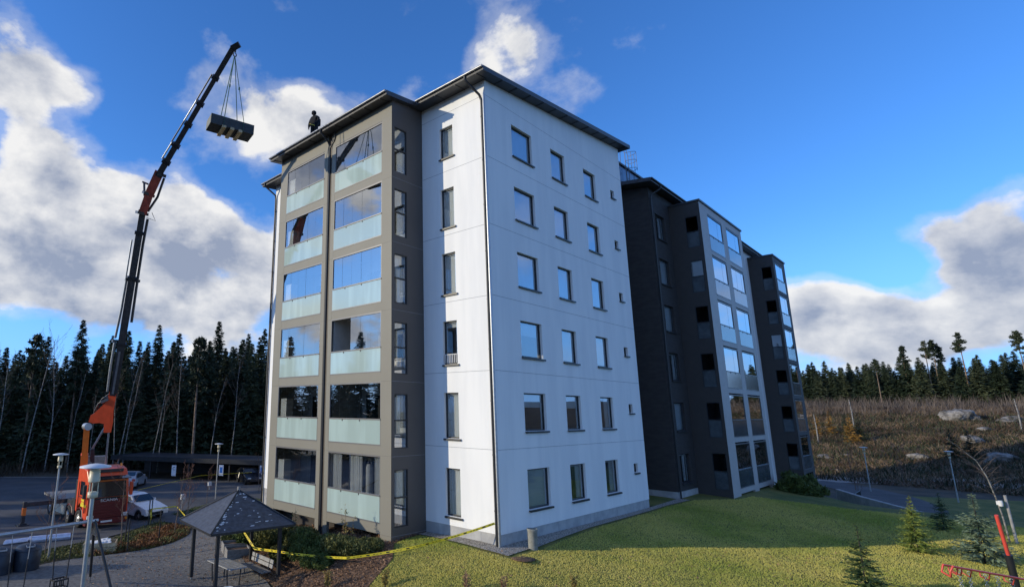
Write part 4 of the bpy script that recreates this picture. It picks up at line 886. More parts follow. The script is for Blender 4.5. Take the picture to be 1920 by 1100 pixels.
for y in (-.6,.6):
    m=MB(); m.tube([(-.3,y,.70),(-.25,y,.02)],.025,6); m.tube([(.3,y,.70),(.25,y,.02)],.025,6); m.tube([(-.28,y,.68),(.28,y,.68)],.025,6); obj('leg_frame',m,['blackmetal'],T)

def bench(loc,rz,label):
    B_=thing('park_bench',label,'bench',loc,rz,'benches by the pavilion')
    m=MB()
    for i in range(3): m.box(-.85,.85,-.2+i*.14,-.08+i*.14,.42,.455)
    obj('seat',m,['greywood'],B_)
    m=MB()
    for i in range(2): m.obox((0,.27+.03*i,.60+.16*i),(.85,0,0),(0,.015,0),(0,.01,.065))
    obj('backrest',m,['greywoodlt'],B_)
    for x in (-.6,.6): m=MB(); m.tube([(x,-.18,.0),(x,-.16,.42),(x,.22,.42),(x,.30,.85)],.022,6); m.tube([(x,.22,.42),(x,.28,.0)],.022,6); obj('leg_frame',m,['blackmetal'],B_)
    return B_
bench((-5.45,7.85,-2.15),R(-93),'grey plank bench with backrest on the building side of the pavilion table')
for i,(x,y) in enumerate(((-4.35,11.6),(-4.75,10.55))):
    t=thing('planter_box',['dark timber planter box, the farther of two behind the pavilion','dark timber planter box, the nearer of two behind the pavilion bench'][i],'planter',(x,y,-1.98),R(-20),'planter boxes')
    m=MB(); 
    for z in (0,.15,.30): m.box(-.5,.5,-.4,-.37,z,z+.145).box(-.5,.5,.37,.4,z,z+.145).box(-.5,-.47,-.37,.37,z,z+.145).box(.47,.5,-.37,.37,z,z+.145)
    obj('planks',m,['greywood'],t); m=MB(); m.box(-.47,.47,-.37,.37,.05,.36); obj('soil',m,['mulch'],t)
m=MB(); m.lathe((0,0,0),[(.10,0),(.19,.07),(.21,.12),(.18,.11),(.12,.05)],14); tag(obj('bowl',m,['lampwhite'],None,(-6.9,7.35,-2.18)),'small pale bowl lying on the ground under the pavilion table','bowl')
# ---------------------------------------------------------------- swing set
SWZ=-2.12
SW=thing('swing_set','grey steel swing beam carried by black splayed legs on the gravel','swing set',(-11.4,9.4,SWZ))
def SLc(P): return tuple(np.array(P)-np.array([-11.4,9.4,SWZ]))
tA=np.array([-11.13,9.68,.44]); tB=np.array([-14.9,8.95,.44])
m=MB(); m.tube([SLc(tA+(tA-tB)/np.linalg.norm(tA-tB)*.12),SLc(tB)],.055,10); obj('beam',m,['galv'],SW)
for q in ((-10.52,11.44,SWZ),(-10.55,8.6,SWZ)):
    m=MB(); q=np.array(q); e_=q+(tA-q)*.12; m.tube([SLc(tA+[0,0,.02]),SLc(e_)],.05,10,0); m.tube([SLc(e_),SLc(q)],.025,6,1); obj('leg',m,['blackmetal','galv'],SW)
m=MB(); n_=(tA-tB)/np.linalg.norm(tA-tB); 
m.add([SLc(tA+[0,-.05,-.08]),SLc(tA+[.12,.0,-.10]),SLc(tA+[.10,.1,-.55]),SLc(tA+[-.06,-.05,-.45])],[(0,1,2,3)],0); obj('brace_plate',m,['galv'],SW)
for i,(f,lab) in enumerate(((.265,'toddler swing with black cage seat hanging on chains'),(.62,'swing hanging on two chains at the left edge'))):
    c_=tA+(tB-tA)*f; t=thing('swing',lab,'swing',tuple(c_)); d_=n_*.27
    for s in (-1,1):
        m=MB(); top=d_*s*1.1; bot=np.array(d_*s*.85+[0,0,-1.72 if i==0 else -1.95]); m.tube([tuple(top),tuple(top*.55+bot*.45)],.013,5,1); m.tube([tuple(top*.55+bot*.45),tuple(bot)],.02,5,0); obj('chain',m,['blackmetal','galv'],t)
    m=MB()
    pp=np.cross(n_,(0,0,1)); zb=-1.98 if i==0 else -1.98
    if i==0:
        for z in (zb,zb+.26):
            q=[np.array([0,0,z])+n_*a+pp*b for a,b in ((-.22,-.16),(.22,-.16),(.22,.16),(-.22,.16))]
            for k in range(4): m.bar(q[k],q[(k+1)%4],.045,.045)
        for a,b in ((-.22,-.16),(0,-.16),(.22,-.16),(.22,.16),(0,.16),(-.22,.16),(-.1,-.16),(.1,-.16)): m.bar(np.array([0,0,zb])+n_*a+pp*b,np.array([0,0,zb+.26])+n_*a+pp*b,.035,.035)
    else: m.obox((0,0,zb),tuple(n_*.24),tuple(pp*.09),(0,0,.015))
    obj('seat',m,['blackmetal'],t)
# deep waste containers
for i,(x,y) in enumerate(((-11.95,15.0),(-12.95,14.95),(-13.95,14.9))):
    t=thing('waste_container',['dark rounded waste container nearest the lamp, rightmost of the three','middle one of three dark rounded waste containers','leftmost dark rounded waste container, cut by the photo edge'][i],'waste container',(x,y,-2.3),0,'waste containers')
    m=MB(); m.lathe((0,0,0),[(.46,0),(.49,.5),(.50,.95),(.47,.98)],22); obj('tank',m,['bindark'],t)
    m=MB(); m.lathe((0,0,.98),[(.51,0),(.50,.05),(.40,.15),(.25,.21),(.02,.24)],22); lid=obj('lid',m,['bindark'],t); m=MB(); m.bar((-.15,-.42,1.14),(.15,-.42,1.14),.03,.05); m.bar((-.15,-.30,1.2),(-.15,-.42,1.14),.02,.02); m.bar((.15,-.30,1.2),(.15,-.42,1.14),.02,.02); obj('handle',m,['galv'],lid)
t=thing('wooden_crate','open pale wooden crate with white rags standing by the grass strip','crate',(-8.45,17.0,-2.42),R(-25))
m=MB()
for z in (0,.2,.4): m.box(-.7,.7,-.45,-.42,z,z+.18).box(-.7,.7,.42,.45,z,z+.18).box(-.7,-.67,-.42,.42,z,z+.18).box(.67,.7,-.42,.42,z,z+.18)
m.box(-.67,.67,-.42,.42,.02,.10); obj('boards',m,['wood'],t)
rr=random.Random(3); m=MB()
for i in range(9): m.obox((rr.uniform(-.5,.5),rr.uniform(-.3,.3),.5+rr.uniform(0,.1)),(rr.uniform(.08,.2),rr.uniform(-.05,.05),.02),(0,rr.uniform(.08,.18),.03),(0,.01,.05),0)
tag(obj('rag_heap',m,['curtain'],None,(-8.45,17.0,-2.42),R(-25),bevel=.03),'white crumpled rags heaped in the wooden crate','rags')
m=MB(); m.tube([(-10.3,22.1,-2.36),(-8.5,21.75,-2.36)],.19,14,0); m.tube([(-10.3,22.45,-2.38),(-8.7,22.1,-2.38)],.15,12,0); tag(obj('roll',shift(m,(-9.4,22,-2.5)),['foil'],None,(-9.4,22,-2.5)),'long shiny wrapped rolls lying on the asphalt behind the lamp','roll')
m=MB(); 
for i in range(5): m.tube([(-11.5+.05*i,22.2+.14*i,-2.4+.05*(i%2)),(-10.4+.05*i,22.25+.1*i,-2.4+.05*(i%2))],.06,8,0)
tag(obj('pipe_bundle',shift(m,(-11.3,22.4,-2.5)),['foil'],None,(-11.3,22.4,-2.5)),'bundle of pale wrapped pipes lying left of the shiny rolls','pipes')
# meter posts
for i,(x,y,h,lab) in enumerate(((-.18,26.37,1.1,'short post with a grey meter box at the parking edge'),(6.33,35.28,.6,'low pale cable cabinet standing at the carport front'))):
    t=thing('meter_post',lab,'meter post',(x,y,-2.6)); m=MB(); m.tube([(0,0,0),(0,0,h-.25)],.035,8); obj('post',m,['galv'],t); m=MB(); m.box(-.15,.15,-.1,.1,h-.28,h+.05); obj('box',m,['lampwhite'],t,bevel=.01)
m=MB(); m.lathe((0,0,0),[(.17,-.05),(.18,.62),(.20,.66),(.20,.70),(.17,.70),(.16,.5)],18); tag(obj('concrete_pipe',m,['concrete'],None,(.95,-.72,-.48)),'short upright concrete pipe beside the corner of the white block','pipe')
m=MB(); m.lathe((0,0,0),[(.42,0),(.44,.006),(.30,.012),(.26,.025),(.01,.03)],11); tag(obj('manhole_cover',m,['mulch'],None,(-.25,-1.05,-.56)),'worn brown patch with a sunken cover in the lawn below the corner','manhole')
# ---------------------------------------------------------------- barrier tape
def tape(name,pts,label,w_=.085,sag=0):
    P=[]; 
    for a,b in zip(pts,pts[1:]):
        a=np.array(a,float);b=np.array(b,float); n=max(2,int(np.linalg.norm(b-a)/.12)); 
        for k in range(n): f=k/n; P.append(a+(b-a)*f-np.array([0,0,sag*4*f*(1-f)*np.linalg.norm(b-a)]))
    P.append(np.array(pts[-1],float)); O=P[0]; m=MB()
    for i,(a,b) in enumerate(zip(P,P[1:])):
        d=b-a; d/=np.linalg.norm(d); up=np.array([.15*math.sin(i*.23),.15*math.cos(i*.31),1]); up-=d*(up@d); up/=np.linalg.norm(up); nr=np.cross(d,up)
        a=a-O;b=b-O; h=w_/2
        mm=0
        m.quad(a-up*h,b-up*h,b+up*h,a+up*h,0)
        if i%6==0: m.quad(a-up*h*.45+nr*.003,b-up*h*.45+nr*.003,b+up*h*.45+nr*.003,a+up*h*.45+nr*.003,1).quad(a-up*h*.45-nr*.003,b-up*h*.45-nr*.003,b+up*h*.45-nr*.003,a+up*h*.45-nr*.003,1)
        elif i%6 in (2,3,4): 
            for s in (1,-1): m.quad(a-up*h*.2+nr*.003*s,a*.3+b*.7-up*h*.2+nr*.003*s,a*.3+b*.7+up*h*.2+nr*.003*s,a+up*h*.2+nr*.003*s,1)
    return tag(obj('barrier_tape',m,['yellow','tapeblack'],None,tuple(O)),label,'barrier tape','yellow barrier tapes')
tape('t',[(-5.1,9.62,-.62),(-5.03,8.7,-1.22),(-4.92,6.80,-1.04)],'yellow tape sagging under the pavilion roof between its posts',.09)
tape('t',[(-4.92,6.80,-1.04),(-4.0,4.0,-.88),(-2.28,2.11,-.42),(-.12,.17,.40)],'yellow tape strung from the pavilion post to the drainpipe at the white corner',.085,.012)
tape('t',[(-4.2,21.9,-1.45),(-3.0,21.0,-1.3),(-4.0,17.0,-1.45),(-5.2,13.0,-1.1),(-6.9,9.62,-.6)],'yellow tape running from the young trees beside the cars to the pavilion',.06)
tape('t',[(-4.2,21.9,-1.45),(-4.15,21.8,-1.9),(-4.25,21.7,-2.3)],'short loose end of yellow tape hanging from a stake by the cars',.10)
tape('t',[(-2.0,30,-1.4),(6,36.5,-1.5),(11,36,-1.5)],'faint yellow tape stretched across the parking lot towards the carport',.035)
# ---------------------------------------------------------------- red spring seesaw and support poles on the right
RZ=-1.1
t=thing('playground_pole','red pole in a black padded sleeve beside the right edge','pole',(4.2,-12.62,-.9))
RP0=np.array((4.2,-12.62,-.9)); m=MB(); m.tube([tuple(np.array((3.93,-12.55,.95))-RP0),tuple(np.array((3.53,-12.49,1.98))-RP0)],.04,10); obj('tube',m,['redpaint'],t)
m=MB(); m.tube([tuple(np.array((4.25,-12.6,-.9))-RP0),tuple(np.array((3.92,-12.55,1.0))-RP0)],.075,12); obj('padding',m,['blackmetal'],t)
t=thing('climbing_net','pinkish red steel frame with rings hanging chains at the right edge','play frame',(1.0,-12.5,.3)); o_=np.array((1.0,-12.5,.3))
Pn=[np.array(q) for q in ((-.02,-11.72,1.22),(1.4,-12.75,.92))]
m=MB(); d_=Pn[1]-Pn[0]; d_/=np.linalg.norm(d_); 
hv=np.array([-.1,-.1,-.02])
for off in (np.array([0,0,0]),np.array([.16,.16,-.02])): m.tube([tuple(Pn[0]+off-o_),tuple(Pn[1]+d_*2.5+off-o_)],.022,8)
m.tube([tuple(Pn[0]-o_),tuple(Pn[0]+[-.06,.05,-.1]-o_),tuple(Pn[0]+[.0,.06,-.22]-o_),tuple(Pn[0]+[.16,.2,-.17]-o_),tuple(Pn[0]+[.16,.16,-.02]-o_)],.02,8)
for f in (.12,.22,.45,.9,1.5): q=Pn[0]+d_*f; m.tube([tuple(q-o_),tuple(q+[.04,.04,-.16]-o_),tuple(q+[.16,.16,-.12]-o_),tuple(q+[.16,.16,0]-o_)],.013,6)
obj('frame',m,['redpaint'],t)
for e_ in (Pn[1]+d_*2.45,Pn[1]+d_*2.45+np.array([.16,.16,-.02])):
    m=MB(); m.tube([tuple(e_-o_),tuple(np.array([e_[0],e_[1],H(e_[0],e_[1])])-o_)],.03,8); obj('post',m,['blackmetal'],t)
rr=random.Random(9)
for f in (.25,.5,.9,1.2,1.55):
    q=Pn[0]+d_*f; m=MB(); 
    for k in range(14): 
        z=-.08-k*.05; m.tube([tuple(q+np.array([.03*math.cos(a)*(k%2)+.08,.03*math.cos(a)*(1-k%2)+.08,z+.035*math.sin(a)])-o_) for a in np.linspace(0,6.28,7)],.006,4)
    obj('chain',m,['galv'],t)
# ---------------------------------------------------------------- vegetation
def tri_mesh(name,T,mats,midx=None):
    T=np.asarray(T,np.float32); n=len(T); return npmesh(name,T.reshape(-1,3),np.arange(n*3).reshape(n,3),mats,midx)
def conifer(seed,h,r,nwh=34,nb=8,nt_=7,base=.12,size=.28,droop=.35,leader=0.0,power=.85,mats=('spruce','bark'),trunk_r=None,ragged=.35,top_sparse=False):
    """returns (crown mesh, trunk mesh): whorls of drooping branches carrying many small needle sprays"""
    g=np.random.default_rng(seed); T=[]
    for wi in range(nwh):
        f=(wi+g.uniform(0,.7))/nwh; z=h*(base+(1-base)*(f**.9))
        if z>h*.985: z=h*.985
        rel=(z/h-base)/(1-base); Lb=r*((1-rel)**power)*(.35+.65*min(1,rel*6+.45))
        if leader and rel>1-leader: Lb=max(Lb*.55,r*.10)
        cnt=nb if not(leader and rel>1-leader) else max(3,nb//2)
        for b in range(cnt):
            a=g.uniform(0,6.283); l=Lb*g.uniform(1-ragged,1.08)+.01*r; zj=g.uniform(-.5,.5)*h*(1-base)/nwh*1.3; dr=droop*g.uniform(.6,1.3)*(1-.6*rel); 
            k=max(2,int(nt_*(.4+.6*l/r)))
            s=np.linspace(.12,1,k)+g.uniform(-.05,.05,k)
            up=.25*s*l*(rel*1.2) if rel>.5 else 0
            px=np.cos(a)*s*l; py=np.sin(a)*s*l; pz=z+zj-dr*l*s**1.3+up+.12*l*s**3
            for q in range(2):
                da=a+g.uniform(-1.15,1.15,k); ln=size*(1.15-.55*s)*g.uniform(.7,1.3,k)*(.30+.70*min(1,l/r*1.2))
                tip=np.c_[px+np.cos(da)*ln,py+np.sin(da)*ln,pz-ln*g.uniform(.0,.55,k)]
                pr_=g.uniform(-1,1,(k,3))*[[1,1,.6]]; w_=ln[:,None]*.30
                A=np.c_[px,py,pz]; T.append(np.stack([A-pr_*w_,A+pr_*w_,tip],1))
    T=np.concatenate(T); cm=tri_mesh('crown',T,[G[mats[0]]])
    m=MB(); tr=trunk_r or h*.011; m.tube([(0,0,-.4),(0,0,h*.5),(0,0,h*.99)],[tr,tr*.6,.012],6); 
    return cm,mesh('trunk',m,[mats[1]])
def pine(seed,h,crown=.32,r=1.6,size=.42):
    g=np.random.default_rng(seed); T=[]; m=MB(); m.tube([(0,0,-.4),(.1,0,h*.5),(.0,.1,h*.97)],[h*.011,h*.008,.03],6)
    nb=46
    for i in range(nb):
        f=g.uniform(0,1)**.8; z=h*(1-crown)+h*crown*f; l=r*(1-f*.75)*g.uniform(.35,1.0)*(.6+.4*math.sin(min(1,f*3+.2)*1.57)); a=g.uniform(0,6.28)
        e=(math.cos(a)*l,math.sin(a)*l,z+l*.12); m.tube([(0,0,z),e],[.03,.012],4,caps=False)
        k=16; s=g.uniform(.35,1.05,k); P=np.c_[e[0]*s,e[1]*s,z+l*.12*s]+g.normal(0,.16,(k,3))*[[1,1,.5]]
        for q in range(3):
            d=g.normal(0,1,(k,3)); d/=np.linalg.norm(d,axis=1)[:,None]; w_=g.normal(0,1,(k,3)); w_/=np.linalg.norm(w_,axis=1)[:,None]
            T.append(np.stack([P-w_*size*.22,P+w_*size*.22,P+d*size*g.uniform(.5,1,(k,1))],1))
    return tri_mesh('crown',np.concatenate(T),[G['pine']]),mesh('trunk',m,['pinebark'])
def bare(seed,h,r0=.06,levels=3,spread=.55,nk=5,m0='birch',m1='twig',lean=0,fork=.35,twl=.45):
    g=random.Random(seed); mt=MB(); mb=MB()
    def grow(p,d,l,r,lv,m):
        pts=[p]; n=5
        for i in range(n):
            d=(d+Vector((g.uniform(-.08,.08),g.uniform(-.08,.08),.03))).normalized(); p=p+d*(l/n); pts.append(p)
        rr=[max(.004,r*(1-.75*i/n)) for i in range(n+1)]; m.tube([tuple(q) for q in pts],rr,6 if lv==0 else (4 if lv==1 else 3),caps=False)
        if lv>=levels: return
        kk=nk if lv else nk*2
        for i in range(kk):
            f=(fork if lv==0 else .25)+(1-(fork if lv==0 else .25))*(i+g.random())/kk; j=min(n-1,int(f*n)); q=pts[j].lerp(pts[j+1],f*n-j)
            a=g.uniform(0,6.283); s=Vector((math.cos(a),math.sin(a),0)); nd=(d*(1-spread)+s*spread+Vector((0,0,.15))).normalized()
            grow(q,nd,l*twl*g.uniform(.6,1.1)*(1.1-f*.5),rr[j]*.42,lv+1,mb)
    grow(Vector((0,0,-.2)),Vector((lean,0,1)).normalized(),h,r0,0,mt)
    return mesh('branches',mb,[m1]),mesh('trunk',mt,[m0])
def leafball(seed,blobs,n,size,m,flatz=.8):
    g=np.random.default_rng(seed); T=[]
    for (cx,cy,cz,rx,rz_) in blobs:
        k=n; d=g.normal(0,1,(k,3)); d/=np.linalg.norm(d,axis=1)[:,None]; rad=g.uniform(.45,1.05,(k,1))**.5
        P=np.array([cx,cy,cz])+d*rad*[rx,rx,rz_]; P=P[P[:,2]>-.05]; k=len(P)
        a=g.normal(0,1,(k,3))+[0,0,.6]; a/=np.linalg.norm(a,axis=1)[:,None]; b=g.normal(0,1,(k,3)); b/=np.linalg.norm(b,axis=1)[:,None]; s=size*g.uniform(.5,1.3,(k,1))
        T.append(np.stack([P-b*s*.4,P+b*s*.4,P+a*s*1.4],1))
    return tri_mesh('foliage',np.concatenate(T),[G[m]])
def tree(name,label,cat,pair,x,y,sc=1,rz=0,group=None,parts=True,z=None):
    t=thing(name,label,cat,(x,y,(H(x,y) if z is None else z)),rz,group); t.scale=(sc,sc,sc)
    link('crown' if name!='bare_tree' else 'branches',pair[0],t); link('trunk',pair[1],t); return t
rg=random.Random(11)
SP=[conifer(20+i,16+i*.7,3.3+.3*(i%3),66,9,9,.04 if i%2 else .08,1.0,.42,power=.9) for i in range(5)]
RD=(f_[0],f_[1])
# forest behind the parking lot, left
p0=np.array([-14.0,68.0]); p1=np.array([24.0,47.5]); dv=p1-p0; Ln=np.linalg.norm(dv); dv/=Ln; nv=np.array([-dv[1],dv[0]]); nv*=1 if nv[1]>0 else -1
cntL=0
for row in range(7):
    off=2.5+row*3.6; nn_=int(Ln/2.5)
    for i in range(nn_):
        q=p0+dv*((i+rg.uniform(.1,.9))*Ln/nn_)+nv*(off+rg.uniform(-1.2,1.2)); sc=rg.uniform(.76,1.0)*(1.0 if row<3 else 1.1)
        if i/nn_<.35 : sc*=.86
        tree('spruce_tree',['dark spruce at the front edge of the forest behind the parking lot','dark spruce standing inside the forest behind the parking lot'][row>0],'tree',SP[rg.randrange(5)],q[0],q[1],sc,rg.uniform(0,6.28),'spruces in the forest behind the parking lot'); cntL+=1
# forest continuing round to the left of the view (it shades the parking lot and shows in the balcony glass)
PW=[(-14,68),(-30,66),(-46,56),(-60,44),(-70,30)]
for (ax,ay),(bx,by) in zip(PW,PW[1:]):
    for row in range(2):
        for i in range(6):
            f=(i+rg.random())/6; x=ax+(bx-ax)*f-row*2.5+rg.uniform(-1,1); y=ay+(by-ay)*f+row*4+rg.uniform(-1,1)
            tree('spruce_tree','dark spruce of the forest further left of the parking lot','tree',SP[rg.randrange(5)],x,y,rg.uniform(.72,.98),rg.uniform(0,6.28),'spruces further left of the parking lot')
for k,(x,y) in enumerate(((-33,57),(-41,50),(-27,61))): tree('spruce_tree','dark spruce of the forest further left of the parking lot','tree',SP[k],x,y,1.12,k,'spruces further left of the parking lot')
# birches before that forest
BI=[bare(40+i,11+i*.8,.075,3,.42,6,'birch','twig',.008*(i%3-1),.45,.30) for i in range(4)]
BIP=[(-8.2,60.5,.9),(-6.0,61.2,1.0),(-3.5,60,1.15),(2.0,55.5,.8),(4.4,55.0,1.0),(5.1,55.6,1.05),(7.8,52.8,.95),(8.4,52.4,.8),(10.2,51.2,1.1),(13.3,49.6,.9),(-10.5,61,.9),(15.6,48.6,1.0)]
BIP.sort(key=lambda q:q[0]-q[1])
ORD=['leftmost','second from the left','third from the left','fourth from the left','fifth from the left','sixth from the left','seventh from the left','eighth from the left','ninth from the left','tenth from the left','eleventh from the left','rightmost']
for i,(x,y,s) in enumerate(BIP):
    tree('bare_tree',ORD[i]+' slender pale birch at the foot of the dark forest','tree',BI[i%4],x,y,s,i*1.3,'leafless birches along the forest edge')
BI2=[bare(140+i,15+i,.09,3,.34,7,'birch','twig',.0,.35,.26) for i in range(2)]
for i,(x,y,s,lab) in enumerate(((-1.2,60.4,1.0,'tallest leafless birch standing out against the sky at the left'),(-2.6,62.3,.85,'leafless birch left of the tallest one, crown against the sky'),(-6.6,64.5,.8,'leafless birch at the left edge of the photo'),(5.8,56,.8,'forked leafless birch right of the crane mast'),(.8,59,.75,'leafless birch just left of the crane mast'))): tree('bare_tree',lab,'tree',BI2[i%2],x,y,s,i*2.1,'leafless birches along the forest edge')
PL=pine(95,15.5,.55,2.4,.6)
for i,(x,y,s,lab) in enumerate(((-3.2,62.6,1.0,'pine with open crown above the left part of the forest'),(1.0,60.5,.9,'pine with open crown left of the crane boom'),(11.5,50.0,1.0,'bushy crowned pine in the forest right of the boom'))): tree('pine_tree',lab,'tree',PL,x,y,s,i,'pines in the forest behind the parking lot')
# right forest
SQ=[conifer(60+i,11+i*.5,2.9+.2*(i%2),44,9,7,.03,1.15,.4,power=.8) for i in range(4)]
for row in range(5):
    for i in range(24):
        y=-31+i*2.15+rg.uniform(-1.0,1.0); x=141+row*4.5+rg.uniform(-1.8,1.8)+.10*(y+10); 
        tree('spruce_tree',['small looking dark spruce at the front of the far forest beyond the clearing','dark spruce deep in the far forest beyond the clearing'][row>0],'tree',SQ[rg.randrange(4)],x,y,rg.uniform(.54,.78),rg.uniform(0,6.28),'spruces of the far forest beyond the clearing')
PI=[pine(80+i,15+i,.30,1.9,.55) for i in range(3)]
for i,(x,y,s,lab) in enumerate(((138.2,1.8,.60,'short slim pine at the left of the tall pines over the far forest'),(142,-2.4,.72,'tall pine with narrow crown left of the cluster of three pines'),(142.6,-5.8,.72,'left pine of the cluster of three above the far forest'),(143.4,-6.9,.82,'middle and tallest pine of the cluster above the far forest'),(144.6,-7.7,.70,'right pine of the cluster above the far forest'),(144.7,-10.8,.80,'tall pine standing alone right of the pine cluster'),(134.7,-18.2,.86,'big pine cut by the right edge of the photo'))):
    tree('pine_tree',lab,'tree',PI[i%3],x,y,s,i*.9,'tall pines above the far forest')
# young trees in grass strips : leafless with stakes
YT=[bare(100+i,2.9,.028,3,.5,5,'twig','redtwig',0,.30,.42) for i in range(4)]
for i,(x,y,s,lab) in enumerate(((-10.6,17.7,1.1,'bare shrub-like young tree left of the first lamp'),(-7.2,17.9,1.25,'bare young tree in front of the truck grille'),(-4.2,18.4,1.15,'bare young tree with reddish twigs between truck and pavilion'),(-2.6,20.5,1.2,'bare reddish young tree in front of the white car'),(2.6,28.2,.9,'small bare tree behind the pavilion roof'),(8.8,31,1.0,'small bare tree near the left edge of the balcony tower'))):
    tree('bare_tree',lab,'tree',YT[i%4],x,y,s,i*1.7,'young bare trees beside the parking lot')
for i,(x,y) in enumerate(((-7.55,15.95),(-6.9,18.1),(-5.4,17.5),(-4.3,21.8),(-3.9,22.4))):
    m=MB(); m.tube([(0,0,-.1),(0,0,1.55)],.03,6); tag(obj('tree_stake',m,['blackmetal'],None,(x,y,H(x,y))),['thin dark stake in the strip left of the truck bumper','thin dark stake below the truck grille','thin dark stake before the truck right wheel','thin dark stake carrying a loose yellow tape end','thin dark stake beside the white car'][i],'stake')
# low shrubs and moss in the strip between playground and parking
def patchstuff(name,poly,n,size,m,seed,hmin=.05,hmax=.3,label=None,dz=0):
    g=np.random.default_rng(seed); a=np.array(poly); x0,y0=a.min(0);x1,y1=a.max(0)
    P=[];
    while sum(map(len,P))<n:
        q=g.uniform([x0,y0],[x1,y1],(n,2)); P.append(q[inpoly(q[:,0],q[:,1],poly)])
    P=np.concatenate(P)[:n]; z=hts(P[:,0],P[:,1])+dz; hn=.5+.5*np.sin(P[:,0]*2.3+seed)*np.cos(P[:,1]*1.9); hh=hmin+(hmax-hmin)*hn*g.uniform(0,1,n)
    B=np.c_[P,z+hh*.0]; 
    if hmax<.05:  # lying leaves
        B=np.c_[P,z+g.uniform(.005,.04,n)]; d=g.normal(0,1,(n,3))*[[1,1,.35]]; e_=g.normal(0,1,(n,3))*[[1,1,.35]]
        d/=np.linalg.norm(d,axis=1)[:,None]; e_/=np.linalg.norm(e_,axis=1)[:,None]; s=size*g.uniform(.5,1.3,(n,1))
        T=np.stack([B-e_*s*.5,B+e_*s*.5,B+d*s],1)
    else:
        B[:,2]+=hh*g.uniform(0,1,n); d=g.normal(0,.6,(n,3))+[0,0,.7]; d/=np.linalg.norm(d,axis=1)[:,None]; e_=g.normal(0,1,(n,3)); e_/=np.linalg.norm(e_,axis=1)[:,None]; s=size*g.uniform(.5,1.3,(n,1))
        T=np.stack([B-e_*s*.3,B+e_*s*.3,B+d*s],1)
    o=link(name,tri_mesh(name,T,[G[m]])); tag(o,label,None,None,'stuff'); return o
SB=[(-24,14.2),(-12.9,14.8),(-10.6,16.1),(-8.9,16.1),(-5.6,16.1),(-3.9,17.4),(-3.0,18.9),(-2.8,21),(-3.2,22.8),(-6.8,20.2),(-9.8,19.6),(-12.4,17.7),(-24,16.6)]
patchstuff('hedge_strip',SB,26000,.10,'juniper',1,.05,.40,'low green and brown planting in the strip between gravel and asphalt')
patchstuff('rust_shrubs',[(-9,16.2),(-5.6,16.2),(-3.9,17.5),(-3.0,18.9),(-3.1,21),(-4.5,20.8),(-6.5,18.5),(-9,17.2)],12000,.11,'rust',4,.05,.45,'rust coloured low shrubs at the tip of the strip')
patchstuff('grass_verge',[(-1.5,22.2),(2.5,19.2),(6,23),(6,27),(2,27.5),(-1.5,25)],14000,.10,'bushg',7,.03,.18,'rough green grass by the meter post')
patchstuff('fallen_leaves',BED,26000,.075,'dryleaf',2,0,.01,'dry brown leaves covering the planting bed',.05)
patchstuff('fallen_leaves',[(-12,9),(-5.6,6.6),(-4.2,11.5),(-3,16),(-9,15.5)],1500,.07,'dryleaf',12,0,.01,'scattered leaves on the gravel',.06)
# juniper and shrubs below the balconies
blobs=lambda seed,k,r: [(random.Random(seed*7+i).uniform(-.6,.6),random.Random(seed*9+i).uniform(-.6,.6),random.Random(seed*5+i).uniform(.15,.5),r*random.Random(seed+i).uniform(.6,1),r*random.Random(seed*3+i).uniform(.45,.75)) for i in range(k)]
JB=[leafball(200+i,blobs(i+1,7,.62),2600,.085,['juniper','bushg','juniper'][i]) for i in range(3)]
for i,(x,y,s,m,lab) in enumerate(((-3.3,4.9,.95,0,'spreading evergreen shrub nearest the right balcony pillar'),(-3.5,6.5,1.05,1,'bushy green shrub under the middle of the right balconies'),(-3.3,8.1,1.1,0,'bushy shrub below the drainpipe between the balcony columns'),(-3.3,9.7,1.05,2,'green shrub under the left balconies near the drainpipe'),(-3.4,11.3,1.0,1,'green shrub behind the pavilion under the left balconies'),(-3.2,12.9,.85,0,'shrub at the left end of the balcony tower'),(-4.1,5.4,.65,1,'small low shrub in front of the evergreen near the tape'),(-4.2,7.9,.7,2,'small low shrub in the leaf bed behind the pavilion post'),(-2.9,3.9,.6,2,'low dark shrub at the foot of the right pillar'),(-3.9,12.3,.7,0,'low shrub by the planter boxes'))):
    t=thing('shrub',lab,'shrub',(x,y,H(x,y)),i*1.1,'shrubs below the balconies'); t.scale=(s,s,s); link('foliage',JB[m],t); m_=MB(); [m_.tube([(0,0,-.05),(.3*math.cos(a),.3*math.sin(a),.4)],.012,4) for a in range(5)]; obj('stem',m_,['twig'],t)
def sprig(seed,h,n,m='yellowleaf'):
    g=random.Random(seed); ms=MB(); T=[]
    for i in range(n):
        a=g.uniform(0,6.28); s=g.uniform(.05,.28); hh=h*g.uniform(.6,1); e=Vector((math.cos(a)*s*hh,math.sin(a)*s*hh,hh)); ms.tube([(0,0,-.05),tuple(e*.5+Vector((0,0,.05))),tuple(e)],[.008,.006,.003],4,caps=False)
        for k in range(26):
            f=g.uniform(.3,1.02); q=Vector((e.x*f,e.y*f,e.z*f)); d=Vector((g.gauss(0,1),g.gauss(0,1),g.gauss(0,.7))).normalized()*g.uniform(.06,.13); b=Vector((g.gauss(0,1),g.gauss(0,1),g.gauss(0,1))).normalized()*.035
            q=q+d*.4; T.append([q-b,q+b,q+d])
    return tri_mesh('foliage',np.array([[tuple(v) for v in t] for t in T]),[G[m]]),mesh('stem',ms,['redtwig'])
SG=[sprig(1,1.7,4,'yellowleaf'),sprig(2,1.0,7,'dryleaf'),sprig(3,.9,8,'yellowleaf'),sprig(4,2.2,3,'bushg')]
